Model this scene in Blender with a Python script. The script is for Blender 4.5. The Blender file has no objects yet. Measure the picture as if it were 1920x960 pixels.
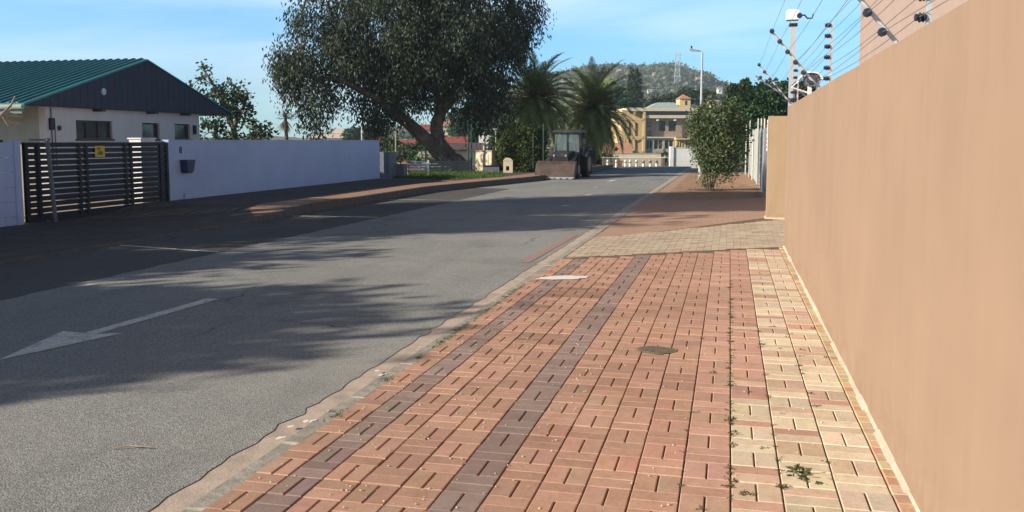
import bpy, math, random
import numpy as np
from mathutils import Vector, Matrix, noise as mnoise
R = math.radians
random.seed(7); rng = np.random.default_rng(7)
SC = bpy.context.scene
COL = SC.collection

# ------------------------------------------------------------------ camera
EYE = 1.8; FPX = 1690.0; PITCH = R(5.5); YAW = math.atan(407/1690.0)
SHIFT = 216 - FPX*math.tan(PITCH)
cam_d = bpy.data.cameras.new('camera'); cam = bpy.data.objects.new('camera', cam_d); COL.objects.link(cam)
cam.location = (0, 0, EYE); cam.rotation_euler = (R(90)-PITCH, 0, YAW)
cam_d.sensor_width = 36; cam_d.lens = 36*FPX/1920; cam_d.shift_y = -SHIFT/1920
cam_d.clip_start = 0.05; cam_d.clip_end = 8000
SC.camera = cam

# ------------------------------------------------------------------ light
AZ = R(35); EL = R(22)                    # shadows run right (+x) and away (+y)
sun_dir = Vector((-math.cos(AZ)*math.cos(EL), -math.sin(AZ)*math.cos(EL), math.sin(EL)))
sd = bpy.data.lights.new('sun', 'SUN'); so = bpy.data.objects.new('sun', sd); COL.objects.link(so)
sd.energy = 5.0; sd.angle = R(0.55); sd.color = (1.0, 0.88, 0.72)
so.rotation_euler = sun_dir.to_track_quat('Z', 'Y').to_euler()
W = bpy.data.worlds.new('World'); SC.world = W; W.use_nodes = True
nt = W.node_tree; nt.nodes.clear()
def N(t, kind, **kw):
    n = t.nodes.new(kind)
    for k, v in kw.items(): setattr(n, k, v)
    return n
out = N(nt, 'ShaderNodeOutputWorld'); bg = N(nt, 'ShaderNodeBackground'); bg.inputs['Strength'].default_value = 0.125
sky = N(nt, 'ShaderNodeTexSky', sky_type='NISHITA', sun_disc=False)
sky.sun_elevation = EL; sky.sun_rotation = math.atan2(sun_dir.x, sun_dir.y)
sky.air_density = 1.0; sky.dust_density = 0.2; sky.ozone_density = 3.0; sky.altitude = 50
tint = N(nt, 'ShaderNodeMix', data_type='RGBA', blend_type='MULTIPLY'); tint.inputs[0].default_value = 1
tint.inputs[7].default_value = (0.52, 0.93, 1.26, 1)
nt.links.new(sky.outputs[0], tint.inputs[6])
# the sky deepens towards the zenith
tz = N(nt, 'ShaderNodeTexCoord'); sz = N(nt, 'ShaderNodeSeparateXYZ'); rz_ = N(nt, 'ShaderNodeMapRange'); nt.links.new(tz.outputs['Generated'], sz.inputs[0]); nt.links.new(sz.outputs[2], rz_.inputs[0])
for k_, v_ in (('From Min', .15), ('From Max', .5), ('To Min', 1.0), ('To Max', .16)): rz_.inputs[k_].default_value = v_
dz = N(nt, 'ShaderNodeMix', data_type='RGBA', blend_type='MULTIPLY'); dz.inputs[0].default_value = 1; nt.links.new(rz_.outputs[0], dz.inputs[7])
# thin cirrus: stretched noise over the direction vector
tc = N(nt, 'ShaderNodeTexCoord'); mp = N(nt, 'ShaderNodeMapping'); mp.inputs['Scale'].default_value = (1.2, 2.0, 9.0); mp.inputs['Rotation'].default_value = (R(4), R(-7), R(20))
nz = N(nt, 'ShaderNodeTexNoise'); nz.inputs['Scale'].default_value = 1.7; nz.inputs['Detail'].default_value = 5; nz.inputs['Distortion'].default_value = .4
rp = N(nt, 'ShaderNodeMapRange'); rp.inputs['From Min'].default_value = .42; rp.inputs['From Max'].default_value = .68; rp.inputs['To Max'].default_value = .5
nt.links.new(tc.outputs['Generated'], mp.inputs[0]); nt.links.new(mp.outputs[0], nz.inputs['Vector']); nt.links.new(nz.outputs[0], rp.inputs[0])
cm = N(nt, 'ShaderNodeMix', data_type='RGBA'); cm.inputs[7].default_value = (6.6, 7.2, 7.4, 1)
nt.links.new(rp.outputs[0], cm.inputs[0]); nt.links.new(tint.outputs[2], cm.inputs[6]); nt.links.new(cm.outputs[2], dz.inputs[6]); nt.links.new(dz.outputs[2], bg.inputs['Color'])
nt.links.new(bg.outputs[0], out.inputs[0])
SC.view_settings.view_transform = 'Standard'; SC.view_settings.look = 'None'
SC.view_settings.exposure = 0.72; SC.view_settings.gamma = 1
SC.cycles.max_bounces = 5; SC.cycles.transparent_max_bounces = 8

# ------------------------------------------------------------------ photo measurement -> real positions
cp, sp = math.cos(PITCH), math.sin(PITCH); cy, sy = math.cos(YAW), math.sin(YAW)
def ray(px, py):
    u = (px-960)/FPX; v = -(py-480+SHIFT)/FPX
    X, Y, Z = u, cp+v*sp, v*cp-sp
    return Vector((X*cy-Y*sy, X*sy+Y*cy, Z))
def G(px, py, z=0.0):
    r = ray(px, py); t = (z-EYE)/r.z
    return Vector((r.x*t, r.y*t, z))
def D(px, py, d):                      # point at a measured distance
    r = ray(px, py)*d; r.z += EYE; return r
def onX(px, py, x):                    # point on the plane of a street-parallel wall
    r = ray(px, py); t = x/r.x; return Vector((x, r.y*t, EYE+r.z*t))

# ------------------------------------------------------------------ materials
def new_mat(name):
    m = bpy.data.materials.new(name); m.use_nodes = True
    t = m.node_tree; b = t.nodes['Principled BSDF']; return m, t, b
def coords(t, scale=(1, 1, 1), kind='Object', rot=(0, 0, 0)):
    c = N(t, 'ShaderNodeTexCoord'); p = N(t, 'ShaderNodeMapping'); p.inputs['Scale'].default_value = scale; p.inputs['Rotation'].default_value = rot
    t.links.new(c.outputs[kind], p.inputs[0]); return p.outputs[0]
def noise(t, vec, scale, detail=4, rough=.6, lo=.35, hi=.65, dist=0):
    n = N(t, 'ShaderNodeTexNoise'); n.inputs['Scale'].default_value = scale; n.inputs['Detail'].default_value = detail
    n.inputs['Roughness'].default_value = rough; n.inputs['Distortion'].default_value = dist
    t.links.new(vec, n.inputs['Vector'])
    r = N(t, 'ShaderNodeMapRange'); r.inputs['From Min'].default_value = lo; r.inputs['From Max'].default_value = hi
    t.links.new(n.outputs[0], r.inputs[0]); return r.outputs[0]
def mix(t, f, a, b, mode='MIX'):
    m = N(t, 'ShaderNodeMix', data_type='RGBA', blend_type=mode)
    for sock, v in ((m.inputs[0], f), (m.inputs[6], a), (m.inputs[7], b)):
        if isinstance(v, (int, float)): sock.default_value = v
        elif isinstance(v, tuple): sock.default_value = (*v[:3], 1)
        else: t.links.new(v, sock)
    return m.outputs[2]
def mul(t, a, b):
    m = N(t, 'ShaderNodeMath', operation='MULTIPLY')
    for s_, v in ((m.inputs[0], a), (m.inputs[1], b)):
        if isinstance(v, (int, float)): s_.default_value = v
        else: t.links.new(v, s_)
    return m.outputs[0]
def bump(t, b, h, strength=.3, dist=.01):
    n = N(t, 'ShaderNodeBump'); n.inputs['Strength'].default_value = strength; n.inputs['Distance'].default_value = dist
    t.links.new(h, n.inputs['Height']); t.links.new(n.outputs[0], b.inputs['Normal'])
def M(name, c1, c2=None, scale=3.0, rough=.8, metal=0, bmp=0, bscale=30, bdist=.01, spec=.3, stain=None, sscale=.7, world=False):
    m, t, b = new_mat(name)
    v = coords(t, kind='Object')
    if c2 is None: c2 = tuple(x*.8 for x in c1)
    c = mix(t, noise(t, v, scale), c1, c2)
    if stain: c = mix(t, mul(t, noise(t, v, sscale, 6, .65, .5, .75), .8), c, stain)
    t.links.new(c, b.inputs['Base Color'])
    b.inputs['Roughness'].default_value = rough; b.inputs['Metallic'].default_value = metal
    b.inputs['Specular IOR Level'].default_value = spec
    if bmp: bump(t, b, noise(t, v, bscale, 5, .7, 0, 1), bmp, bdist)
    return m
def leafmat(name, c1, c2, c3, rough=.55, trans=.25, scale=.9):
    m, t, b = new_mat(name)
    v = coords(t)
    c = mix(t, noise(t, v, scale, 2, .5, .35, .65), c1, c2)
    c = mix(t, noise(t, v, scale*9, 2, .6, .55, .7), c, c3)
    t.links.new(c, b.inputs['Base Color']); b.inputs['Roughness'].default_value = rough; b.inputs['Specular IOR Level'].default_value = .25
    tr = N(t, 'ShaderNodeBsdfTranslucent'); t.links.new(c, tr.inputs[0])
    ms = N(t, 'ShaderNodeMixShader'); ms.inputs[0].default_value = trans
    t.links.new(b.outputs[0], ms.inputs[1]); t.links.new(tr.outputs[0], ms.inputs[2])
    t.links.new(ms.outputs[0], t.nodes['Material Output'].inputs[0]); return m

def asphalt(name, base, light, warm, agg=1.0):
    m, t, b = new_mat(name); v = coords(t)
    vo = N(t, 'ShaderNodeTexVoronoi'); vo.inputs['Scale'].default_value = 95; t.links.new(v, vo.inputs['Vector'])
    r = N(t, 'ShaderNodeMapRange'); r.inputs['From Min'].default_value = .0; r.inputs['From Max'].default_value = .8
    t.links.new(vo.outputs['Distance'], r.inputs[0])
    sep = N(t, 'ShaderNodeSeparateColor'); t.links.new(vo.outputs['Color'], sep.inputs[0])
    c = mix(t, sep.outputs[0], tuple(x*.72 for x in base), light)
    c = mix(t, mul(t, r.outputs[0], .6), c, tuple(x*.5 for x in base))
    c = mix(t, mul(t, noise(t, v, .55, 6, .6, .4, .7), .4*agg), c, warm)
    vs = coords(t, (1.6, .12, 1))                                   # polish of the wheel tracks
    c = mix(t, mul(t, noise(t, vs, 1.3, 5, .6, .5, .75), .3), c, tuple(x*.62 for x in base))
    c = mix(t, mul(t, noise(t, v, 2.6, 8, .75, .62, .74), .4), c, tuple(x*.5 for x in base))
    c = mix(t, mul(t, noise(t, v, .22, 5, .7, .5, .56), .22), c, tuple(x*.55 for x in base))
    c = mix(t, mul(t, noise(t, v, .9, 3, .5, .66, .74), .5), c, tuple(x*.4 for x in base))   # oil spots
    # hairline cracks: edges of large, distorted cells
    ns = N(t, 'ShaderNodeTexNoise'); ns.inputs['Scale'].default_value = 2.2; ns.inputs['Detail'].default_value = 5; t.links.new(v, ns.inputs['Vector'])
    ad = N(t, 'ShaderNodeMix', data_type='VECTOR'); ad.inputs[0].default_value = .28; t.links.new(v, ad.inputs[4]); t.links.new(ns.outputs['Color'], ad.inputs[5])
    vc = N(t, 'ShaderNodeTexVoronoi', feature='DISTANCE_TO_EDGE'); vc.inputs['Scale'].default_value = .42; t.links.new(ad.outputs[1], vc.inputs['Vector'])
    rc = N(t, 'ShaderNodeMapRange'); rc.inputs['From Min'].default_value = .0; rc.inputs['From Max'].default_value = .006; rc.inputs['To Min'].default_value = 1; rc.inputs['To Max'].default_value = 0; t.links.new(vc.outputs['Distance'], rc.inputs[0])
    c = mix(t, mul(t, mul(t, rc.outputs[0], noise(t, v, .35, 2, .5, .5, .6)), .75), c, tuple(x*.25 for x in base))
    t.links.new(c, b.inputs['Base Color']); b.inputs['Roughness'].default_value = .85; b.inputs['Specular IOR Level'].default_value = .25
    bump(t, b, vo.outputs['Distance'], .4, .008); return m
def attrmat(name, rough=.85, bmp=.35, mott=(.62, .54, .46), mf=.5):
    m, t, b = new_mat(name); v = coords(t)
    a = N(t, 'ShaderNodeAttribute', attribute_name='tone')
    c = mix(t, mul(t, noise(t, v, 7, 6, .7, .45, .75), mf), a.outputs['Color'], mott, 'MULTIPLY')
    c = mix(t, mul(t, noise(t, v, 60, 3, .7, .45, .7), .35), c, tuple(x*.8 for x in mott), 'MULTIPLY')
    c = mix(t, mul(t, noise(t, v, 1.1, 6, .6, .5, .72), .25), c, (.7, .62, .54), 'MULTIPLY')
    t.links.new(c, b.inputs['Base Color']); b.inputs['Roughness'].default_value = rough; b.inputs['Specular IOR Level'].default_value = .25
    bump(t, b, noise(t, v, 90, 4, .7, 0, 1), bmp, .004); return m
def brickmat(name, c1, c2, mortar, bw, bh, rot=0, msize=.008, rough=.85):
    m, t, b = new_mat(name); v = coords(t, rot=(0, 0, rot))
    k = N(t, 'ShaderNodeTexBrick'); k.inputs['Scale'].default_value = 1; k.inputs['Brick Width'].default_value = bw; k.inputs['Row Height'].default_value = bh
    k.inputs['Mortar Size'].default_value = msize; k.inputs['Color1'].default_value = (*c1, 1); k.inputs['Color2'].default_value = (*c2, 1); k.inputs['Mortar'].default_value = (*mortar, 1)
    t.links.new(v, k.inputs['Vector'])
    c = mix(t, mul(t, noise(t, v, .8, 6, .6, .4, .7), .6), k.outputs['Color'], tuple(x*1.1 for x in mortar))
    t.links.new(c, b.inputs['Base Color']); b.inputs['Roughness'].default_value = rough
    bump(t, b, k.outputs['Fac'], -.4, .006); return m

def plaster(name, c1, c2, streak, f=.35, bmp=.15, dirt=.45):
    """painted render: faint upright roller bands, blotches, dirt splashed at the foot, hairline cracks, fine grain"""
    m, t, b = new_mat(name); v = coords(t)
    c = mix(t, noise(t, v, 1.2, 6, .6), c1, c2)
    vs = coords(t, (5, 5, .25))
    c = mix(t, mul(t, noise(t, vs, 1.6, 5, .6, .45, .75), f), c, streak)
    c = mix(t, mul(t, noise(t, v, .45, 7, .65, .45, .7), f), c, tuple(x*.84 for x in c2))
    c = mix(t, mul(t, noise(t, v, 14, 5, .7, .6, .75), f*.6), c, streak)
    if dirt:
        g_ = N(t, 'ShaderNodeNewGeometry'); s3 = N(t, 'ShaderNodeSeparateXYZ'); t.links.new(g_.outputs['Position'], s3.inputs[0])
        rg = N(t, 'ShaderNodeMapRange'); rg.inputs['From Min'].default_value = .02; rg.inputs['From Max'].default_value = .42; rg.inputs['To Min'].default_value = 1; rg.inputs['To Max'].default_value = 0; t.links.new(s3.outputs[2], rg.inputs[0])
        c = mix(t, mul(t, mul(t, rg.outputs[0], noise(t, v, 7, 7, .75, .42, .62)), dirt), c, tuple(x*.6 for x in c2))
        vn = coords(t, (9, 9, .5)); rt = N(t, 'ShaderNodeMapRange'); rt.inputs['From Min'].default_value = 1.2; rt.inputs['From Max'].default_value = 2.37; t.links.new(s3.outputs[2], rt.inputs[0])
        c = mix(t, mul(t, mul(t, rt.outputs[0], noise(t, vn, 1.2, 5, .7, .56, .72)), dirt*.8), c, tuple(x*.72 for x in c2))
    t.links.new(c, b.inputs['Base Color']); b.inputs['Roughness'].default_value = .8; b.inputs['Specular IOR Level'].default_value = .2
    h1 = noise(t, v, 160, 4, .8, 0, 1); h2 = noise(t, v, 2.2, 3, .5, 0, 1)
    n1 = N(t, 'ShaderNodeBump'); n1.inputs['Strength'].default_value = bmp; n1.inputs['Distance'].default_value = .004; t.links.new(h1, n1.inputs['Height'])
    n2 = N(t, 'ShaderNodeBump'); n2.inputs['Strength'].default_value = .25; n2.inputs['Distance'].default_value = .02; t.links.new(h2, n2.inputs['Height']); t.links.new(n1.outputs[0], n2.inputs['Normal'])
    t.links.new(n2.outputs[0], b.inputs['Normal']); return m

m_road = asphalt('asphalt_aged', (.275, .285, .285), (.52, .53, .52), (.39, .37, .325))
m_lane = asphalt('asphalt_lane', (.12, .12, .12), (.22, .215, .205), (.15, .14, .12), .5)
m_paver = attrmat('clay_pavers')
m_joint = M('joint_sand', (.24, .17, .12), (.11, .08, .055), 9, bmp=.4, bscale=60)
m_conc = M('gutter_concrete', (.56, .46, .385), (.46, .38, .32), 5, bmp=.4, bscale=50, stain=(.33, .29, .24), sscale=2.5)
m_kerb = M('kerb_stone', (.44, .41, .36), (.30, .28, .24), 14, bmp=.6, bscale=40, stain=(.2, .185, .15), sscale=3)
m_walk = brickmat('brick_walk', (.48, .31, .22), (.42, .26, .18), (.36, .24, .17), .24, .12, 0, .01)
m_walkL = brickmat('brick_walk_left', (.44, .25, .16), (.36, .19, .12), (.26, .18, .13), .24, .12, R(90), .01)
m_ground = M('dry_ground', (.16, .13, .07), (.07, .075, .03), .6, bmp=.3, bscale=3)
m_sand = M('sandy_verge', (.45, .27, .17), (.32, .19, .12), 2.5, bmp=.3, bscale=20, stain=(.22, .15, .09), sscale=1.2)
m_white_mark = M('road_paint', (.80, .80, .76), (.58, .58, .54), 22, bmp=.2, stain=(.24, .235, .21), sscale=6)
m_red_mark = M('red_paint', (.40, .21, .185), (.34, .25, .225), 20, stain=(.30, .27, .25), sscale=5)
m_tan = plaster('tan_render', (.355, .25, .18), (.325, .228, .164), (.39, .285, .208), .3)
m_tan2 = plaster('khaki_render', (.42, .31, .205), (.38, .28, .18), (.33, .25, .17), .4)
m_pink = plaster('pale_tan_render', (.42, .32, .27), (.39, .295, .25), (.45, .35, .29), .3)
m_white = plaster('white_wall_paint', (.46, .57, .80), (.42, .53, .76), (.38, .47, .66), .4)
m_whiteplain = plaster('white_plaster', (.8, .8, .78), (.72, .72, .7), (.6, .6, .56), .3)
m_house = plaster('house_plaster', (.50, .485, .48), (.46, .445, .44), (.42, .38, .36), .3)
m_teal = M('teal_roof_sheet', (.022, .13, .155), (.028, .165, .185), .8, rough=.45, stain=(.04, .12, .14), sscale=2)
m_gable = M('dark_gable_boards', (.028, .032, .055), (.022, .026, .045), 2, rough=.6)
m_dark = M('dark_paint', (.013, .015, .024), (.018, .02, .03), 5, rough=.5)
m_steel = M('galvanised_steel', (.42, .45, .48), (.32, .35, .38), 8, rough=.45, metal=.6)
m_gatepost = M('grey_post_paint', (.16, .18, .22), (.12, .14, .17), 8, rough=.5)
m_glass = M('window_glass', (.025, .03, .04), (.05, .055, .07), 1.5, rough=.08, spec=.6)
m_frame = M('window_frame_dark', (.06, .045, .04), (.05, .04, .035), 4, rough=.6)
m_yellow = M('yellow_sign', (.75, .55, .05), (.6, .45, .05), 12, rough=.5)
m_blue = M('letterbox_blue', (.03, .04, .12), (.025, .03, .09), 6, rough=.4)
m_bark = M('bark', (.16, .12, .095), (.07, .055, .045), 4, bmp=.8, bscale=9, bdist=.06, stain=(.28, .21, .15), sscale=1.3)
m_barkp = M('pale_bark', (.42, .34, .26), (.3, .24, .18), 6, bmp=.4)
m_palmbark = M('palm_trunk', (.14, .10, .07), (.07, .05, .035), 9, bmp=1, bscale=14, bdist=.05)
m_euc = leafmat('gum_leaves', (.060, .082, .045), (.032, .048, .034), (.09, .095, .052), trans=.15, scale=.5)
m_tree = leafmat('garden_leaves', (.05, .085, .035), (.03, .055, .025), (.10, .13, .05))
m_olive = leafmat('oleander_leaves', (.12, .165, .07), (.075, .115, .05), (.19, .20, .10))
m_green = leafmat('fresh_leaves', (.08, .17, .07), (.045, .11, .05), (.12, .2, .08))
m_hedge = leafmat('hedge_leaves', (.08, .12, .035), (.045, .075, .028), (.15, .17, .05))
m_palm = leafmat('palm_fronds', (.24, .28, .10), (.15, .20, .075), (.42, .37, .14), trans=.25)
m_palmdry = leafmat('palm_fruit_stalks', (.42, .20, .07), (.32, .15, .06), (.5, .28, .1))
m_yucca = leafmat('yucca_leaves', (.16, .15, .11), (.10, .10, .07), (.25, .22, .16))
m_grass = leafmat('grass_blades', (.09, .15, .035), (.06, .11, .03), (.17, .18, .06))
m_wire = M('fence_wire', (.35, .37, .4), (.3, .32, .35), 5, rough=.4, metal=.7)
m_insul = M('insulator_black', (.03, .035, .06), (.04, .045, .07), 5, rough=.4)
m_alu = M('aluminium_post', (.62, .63, .64), (.5, .51, .52), 12, rough=.5, metal=.3)
m_pole = M('painted_pole', (.45, .50, .55), (.38, .42, .47), 3, rough=.5)
m_plastic = M('white_plastic', (.82, .83, .84), (.75, .76, .77), 9, rough=.4)
m_rust = M('rusty_bucket', (.085, .062, .055), (.055, .042, .038), 4, rough=.7, bmp=.3, stain=(.16, .10, .07), sscale=3)
m_mach = M('machine_body', (.035, .04, .05), (.025, .028, .036), 6, rough=.5, stain=(.10, .08, .06), sscale=2.5)
m_tyre = M('tyre_rubber', (.02, .02, .02), (.03, .03, .03), 9, rough=.9)
m_rim = M('wheel_rim', (.25, .2, .12), (.2, .16, .1), 5, rough=.6)
m_clear = None
m_yel = plaster('yellow_plaster', (.68, .52, .29), (.63, .48, .26), (.6, .4, .18), .3)
m_brown = plaster('brown_render', (.42, .32, .24), (.37, .28, .21), (.2, .15, .11), .4)
m_greyw = plaster('grey_render', (.48, .43, .36), (.43, .38, .32), (.24, .22, .19), .4)
m_cream = plaster('cream_render', (.74, .64, .47), (.68, .59, .43), (.55, .48, .36), .3)
m_red = M('red_roof_tiles', (.34, .09, .06), (.26, .07, .05), 1.2, rough=.8)
m_redw = plaster('salmon_wall', (.62, .20, .15), (.56, .18, .14), (.45, .16, .12), .3)
m_greenroof = M('green_roof_sheet', (.42, .50, .48), (.38, .45, .43), 2, rough=.5)
m_terra = M('terracotta_tiles', (.52, .26, .15), (.42, .2, .12), 3, rough=.8, bmp=.4, bscale=8, stain=(.62, .40, .26), sscale=2)
m_bluepanel = M('blue_grey_boards', (.34, .42, .48), (.28, .36, .42), 3, rough=.6)

# ------------------------------------------------------------------ mesh helpers
class MB:
    def __init__(s): s.v = []; s.f = []; s.c = []
    def add(s, vs, fs, col=None):
        o = len(s.v); s.v += [tuple(p) for p in vs]; s.f += [tuple(i+o for i in f) for f in fs]; s.c += [col]*len(fs); return s
    def box(s, x0, x1, y0, y1, z0, z1, col=None, mat=None):
        vs = [Vector(p) for p in ((x0,y0,z0),(x1,y0,z0),(x1,y1,z0),(x0,y1,z0),(x0,y0,z1),(x1,y0,z1),(x1,y1,z1),(x0,y1,z1))]
        if mat: vs = [mat @ p for p in vs]
        return s.add(vs, [(0,3,2,1),(4,5,6,7),(0,1,5,4),(1,2,6,5),(2,3,7,6),(3,0,4,7)], col)
    def bevbox(s, x0, x1, y0, y1, z0, z1, b=.01, col=None):
        vs = [(x0,y0,z0),(x1,y0,z0),(x1,y1,z0),(x0,y1,z0),(x0,y0,z1-b),(x1,y0,z1-b),(x1,y1,z1-b),(x0,y1,z1-b),
              (x0+b,y0+b,z1),(x1-b,y0+b,z1),(x1-b,y1-b,z1),(x0+b,y1-b,z1)]
        return s.add(vs, [(0,1,5,4),(1,2,6,5),(2,3,7,6),(3,0,4,7),(4,5,9,8),(5,6,10,9),(6,7,11,10),(7,4,8,11),(8,9,10,11)], col)
    def prism(s, pts, axis, a, b):           # outline in the other two axes, extruded from a to b
        n = len(pts)
        def mk(p, w):
            return {'x': (w, p[0], p[1]), 'y': (p[0], w, p[1]), 'z': (p[0], p[1], w)}[axis]
        vs = [mk(p, a) for p in pts]+[mk(p, b) for p in pts]
        return s.add(vs, [tuple(range(n))[::-1], tuple(range(n, 2*n))]+[(i, (i+1) % n, n+(i+1) % n, n+i) for i in range(n)])
    def tube(s, pts, rad, n=8, cap=True):
        pts = [Vector(p) for p in pts]
        if not hasattr(rad, '__len__'): rad = [rad]*len(pts)
        rings = []; prev = None
        for i, p in enumerate(pts):
            d = (pts[min(i+1, len(pts)-1)]-pts[max(i-1, 0)])
            if d.length < 1e-9: d = Vector((0, 0, 1))
            d.normalize()
            if prev is None: a = d.orthogonal().normalized()
            else:
                a = prev-d*prev.dot(d)
                a = a.normalized() if a.length > 1e-6 else d.orthogonal().normalized()
            prev = a; b2 = d.cross(a)
            rings.append([p+(a*math.cos(2*math.pi*k/n)+b2*math.sin(2*math.pi*k/n))*rad[i] for k in range(n)])
        vs = [v for r_ in rings for v in r_]; fs = []
        for i in range(len(pts)-1):
            for k in range(n): fs.append((i*n+k, i*n+(k+1) % n, (i+1)*n+(k+1) % n, (i+1)*n+k))
        if cap: fs += [tuple(range(n))[::-1], tuple(range((len(pts)-1)*n, len(pts)*n))]
        return s.add(vs, fs)
    def ball(s, c, r, seg=10, ring=7, jit=0):
        c = Vector(c); r = Vector(r) if hasattr(r, '__len__') else Vector((r, r, r)); vs = []; fs = []
        for i in range(ring+1):
            th = math.pi*i/ring
            for k in range(seg):
                ph = 2*math.pi*k/seg; j = 1+random.uniform(-jit, jit)
                vs.append(c+Vector((r.x*math.sin(th)*math.cos(ph), r.y*math.sin(th)*math.sin(ph), r.z*math.cos(th)))*j)
        for i in range(ring):
            for k in range(seg): fs.append((i*seg+k, (i+1)*seg+k, (i+1)*seg+(k+1) % seg, i*seg+(k+1) % seg))
        return s.add(vs, fs)
    def build(s, name, mat, parent=None, loc=None, smooth=False, **props):
        me = bpy.data.meshes.new(name); me.from_pydata(s.v, [], s.f); me.update()
        me.materials.append(mat)
        if any(c is not None for c in s.c):
            at = me.color_attributes.new('tone', 'FLOAT_COLOR', 'CORNER'); buf = []
            for p, c in zip(me.polygons, s.c): buf += list((*(c or (1, 1, 1)), 1))*len(p.vertices)
            at.data.foreach_set('color', buf)
        if smooth: me.polygons.foreach_set('use_smooth', [True]*len(me.polygons))
        o = bpy.data.objects.new(name, me); COL.objects.link(o)
        if loc is not None:
            if parent is None: me.transform(Matrix.Translation(-Vector(loc))); o.location = loc
            else: o.location = loc
        if parent: o.parent = parent
        for k, v in props.items(): o[k] = v
        return o
def tag(o, label, cat, group=None, kind=None):
    o['label'] = label; o['category'] = cat
    if group: o['group'] = group
    if kind: o['kind'] = kind
    return o
def thing(name, loc, label, cat, rz=0, group=None):
    o = bpy.data.objects.new(name, None); COL.objects.link(o); o.location = loc; o.rotation_euler = (0, 0, rz); o.empty_display_size = .2
    return tag(o, label, cat, group)
def copy_tree(o, parent=None):
    c = o.copy(); COL.objects.link(c); c.parent = parent
    for ch in list(o.children): copy_tree(ch, c)
    return c
def struct(o): o['kind'] = 'structure'; return o
def fast_mesh(name, V, F, mat, parent=None, loc=None):
    me = bpy.data.meshes.new(name); n = len(V); k = F.shape[1]; nf = len(F)
    me.vertices.add(n); me.vertices.foreach_set('co', V.astype(np.float32).ravel())
    me.loops.add(nf*k); me.loops.foreach_set('vertex_index', F.astype(np.int32).ravel())
    me.polygons.add(nf); me.polygons.foreach_set('loop_start', np.arange(0, nf*k, k, dtype=np.int32))
    me.polygons.foreach_set('loop_total', np.full(nf, k, dtype=np.int32))
    me.update(calc_edges=True); me.validate(); me.materials.append(mat)
    o = bpy.data.objects.new(name, me); COL.objects.link(o)
    if parent: o.parent = parent
    if loc is not None: o.location = loc
    return o
def leaves(centers, n, spread, L, Wd, droop=.5):
    """n leaf faces round each centre; droop 0 = any direction, 1 = hanging"""
    C = np.repeat(np.asarray(centers, float), n, axis=0); K = len(C)
    sp_ = np.asarray(spread, float)
    P = C + rng.normal(0, 1, (K, 3))*sp_
    d = rng.normal(0, 1, (K, 3)); d /= np.linalg.norm(d, axis=1)[:, None]
    d = d*(1-droop)+np.array([0, 0, -1.0])*droop; d /= np.linalg.norm(d, axis=1)[:, None]
    a = np.cross(d, rng.normal(0, 1, (K, 3))); a /= np.linalg.norm(a, axis=1)[:, None]
    s = rng.uniform(.6, 1.35, (K, 1))
    V = np.stack([P, P+d*L*s*.5+a*Wd*s*.5, P+d*L*s, P+d*L*s*.5-a*Wd*s*.5], 1).reshape(-1, 3)
    F = np.arange(K*4).reshape(-1, 4); return V, F
def clusters_in(blobs, density, area=0):
    out_ = []
    for (c, r) in blobs:
        c = np.array(c); r = np.array(r); n = max(3, int(density*r[0]*r[1]*r[2]*4.19), int(area*3.14*r[0]*r[2]))
        u = rng.normal(0, 1, (n, 3)); u /= np.linalg.norm(u, axis=1)[:, None]
        rad = rng.uniform(.25, 1, (n, 1))**.45
        out_.append(c+u*rad*r*rng.uniform(.82, 1.12, (n, 1)))
    return np.concatenate(out_)
def make_tree(name, base, label, cat, limbs, blobs, dens, per, spread, L, Wd, droop, lm, bm, twigs=.35, group=None, twig_r=.03, area=0):
    """limbs: list of (points, radii) in world space; blobs: (centre, radii) in world space"""
    base = Vector(base); t = thing(name, base, label, cat, group=group)
    tb = MB(); ends = []
    for pts, rad in limbs:
        pp = [Vector(p)-base for p in pts]
        # subdivide for a natural bend
        q = []; rr = []
        for i in range(len(pp)-1):
            for k in range(3):
                f = k/3; j = Vector((random.uniform(-1, 1), random.uniform(-1, 1), random.uniform(-1, 1)))*rad[i]*.18*(k > 0)
                q.append(pp[i].lerp(pp[i+1], f)+j); rr.append(rad[i]*(1-f)+rad[i+1]*f)
        q.append(pp[-1]); rr.append(rad[-1]); tb.tube(q, rr, 10); ends += q[len(q)//3:]
    tb.build('trunk', bm, t, smooth=True)
    C = clusters_in([(Vector(c)-base, r) for c, r in blobs], dens, area)
    w = MB(); E_ = np.array([tuple(e) for e in ends])
    for c in C[rng.random(len(C)) < twigs]:
        i = np.argmin(((E_-c)**2).sum(1)+rng.uniform(0, .6, len(E_))); a = Vector(E_[i]); b_ = Vector(c)
        mid = a.lerp(b_, .5)+Vector((0, 0, .12*(b_-a).length))
        w.tube([a, mid, b_], [twig_r*1.6, twig_r, twig_r*.35], 4, False)
    if w.v: w.build('branches', bm, t)
    V, F = leaves(C, per, spread, L, Wd, droop); fast_mesh('crown', V, F, lm, t)
    return t

# ================================================================== SETTING
def sst(a, b, x):
    t = min(1, max(0, (x-a)/(b-a))); return t*t*(3-2*t)
def terrain(x, y):
    h = -2.6*sst(61, 105, y) - 1.6*sst(49, 75, y)*sst(-15, -19, x)
    return h
# ground sheet to the horizon
gx = sorted(set([-1500, -1000, -500, -300, -200, -150]+list(range(-120, 121, 4))+[150, 200, 300, 500, 1000, 1500]))
gy = sorted(set([-1500, -1000, -300, -100, -40]+list(range(-20, 201, 4))+[250, 300, 400, 600, 1000, 1500]))
g = MB(); vs = [(x, y, terrain(x, y)-.06) for y in gy for x in gx]; nx = len(gx)
g.add(vs, [(j*nx+i, j*nx+i+1, (j+1)*nx+i+1, (j+1)*nx+i) for j in range(len(gy)-1) for i in range(nx-1)])
struct(g.build('ground', m_ground, smooth=True))

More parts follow.
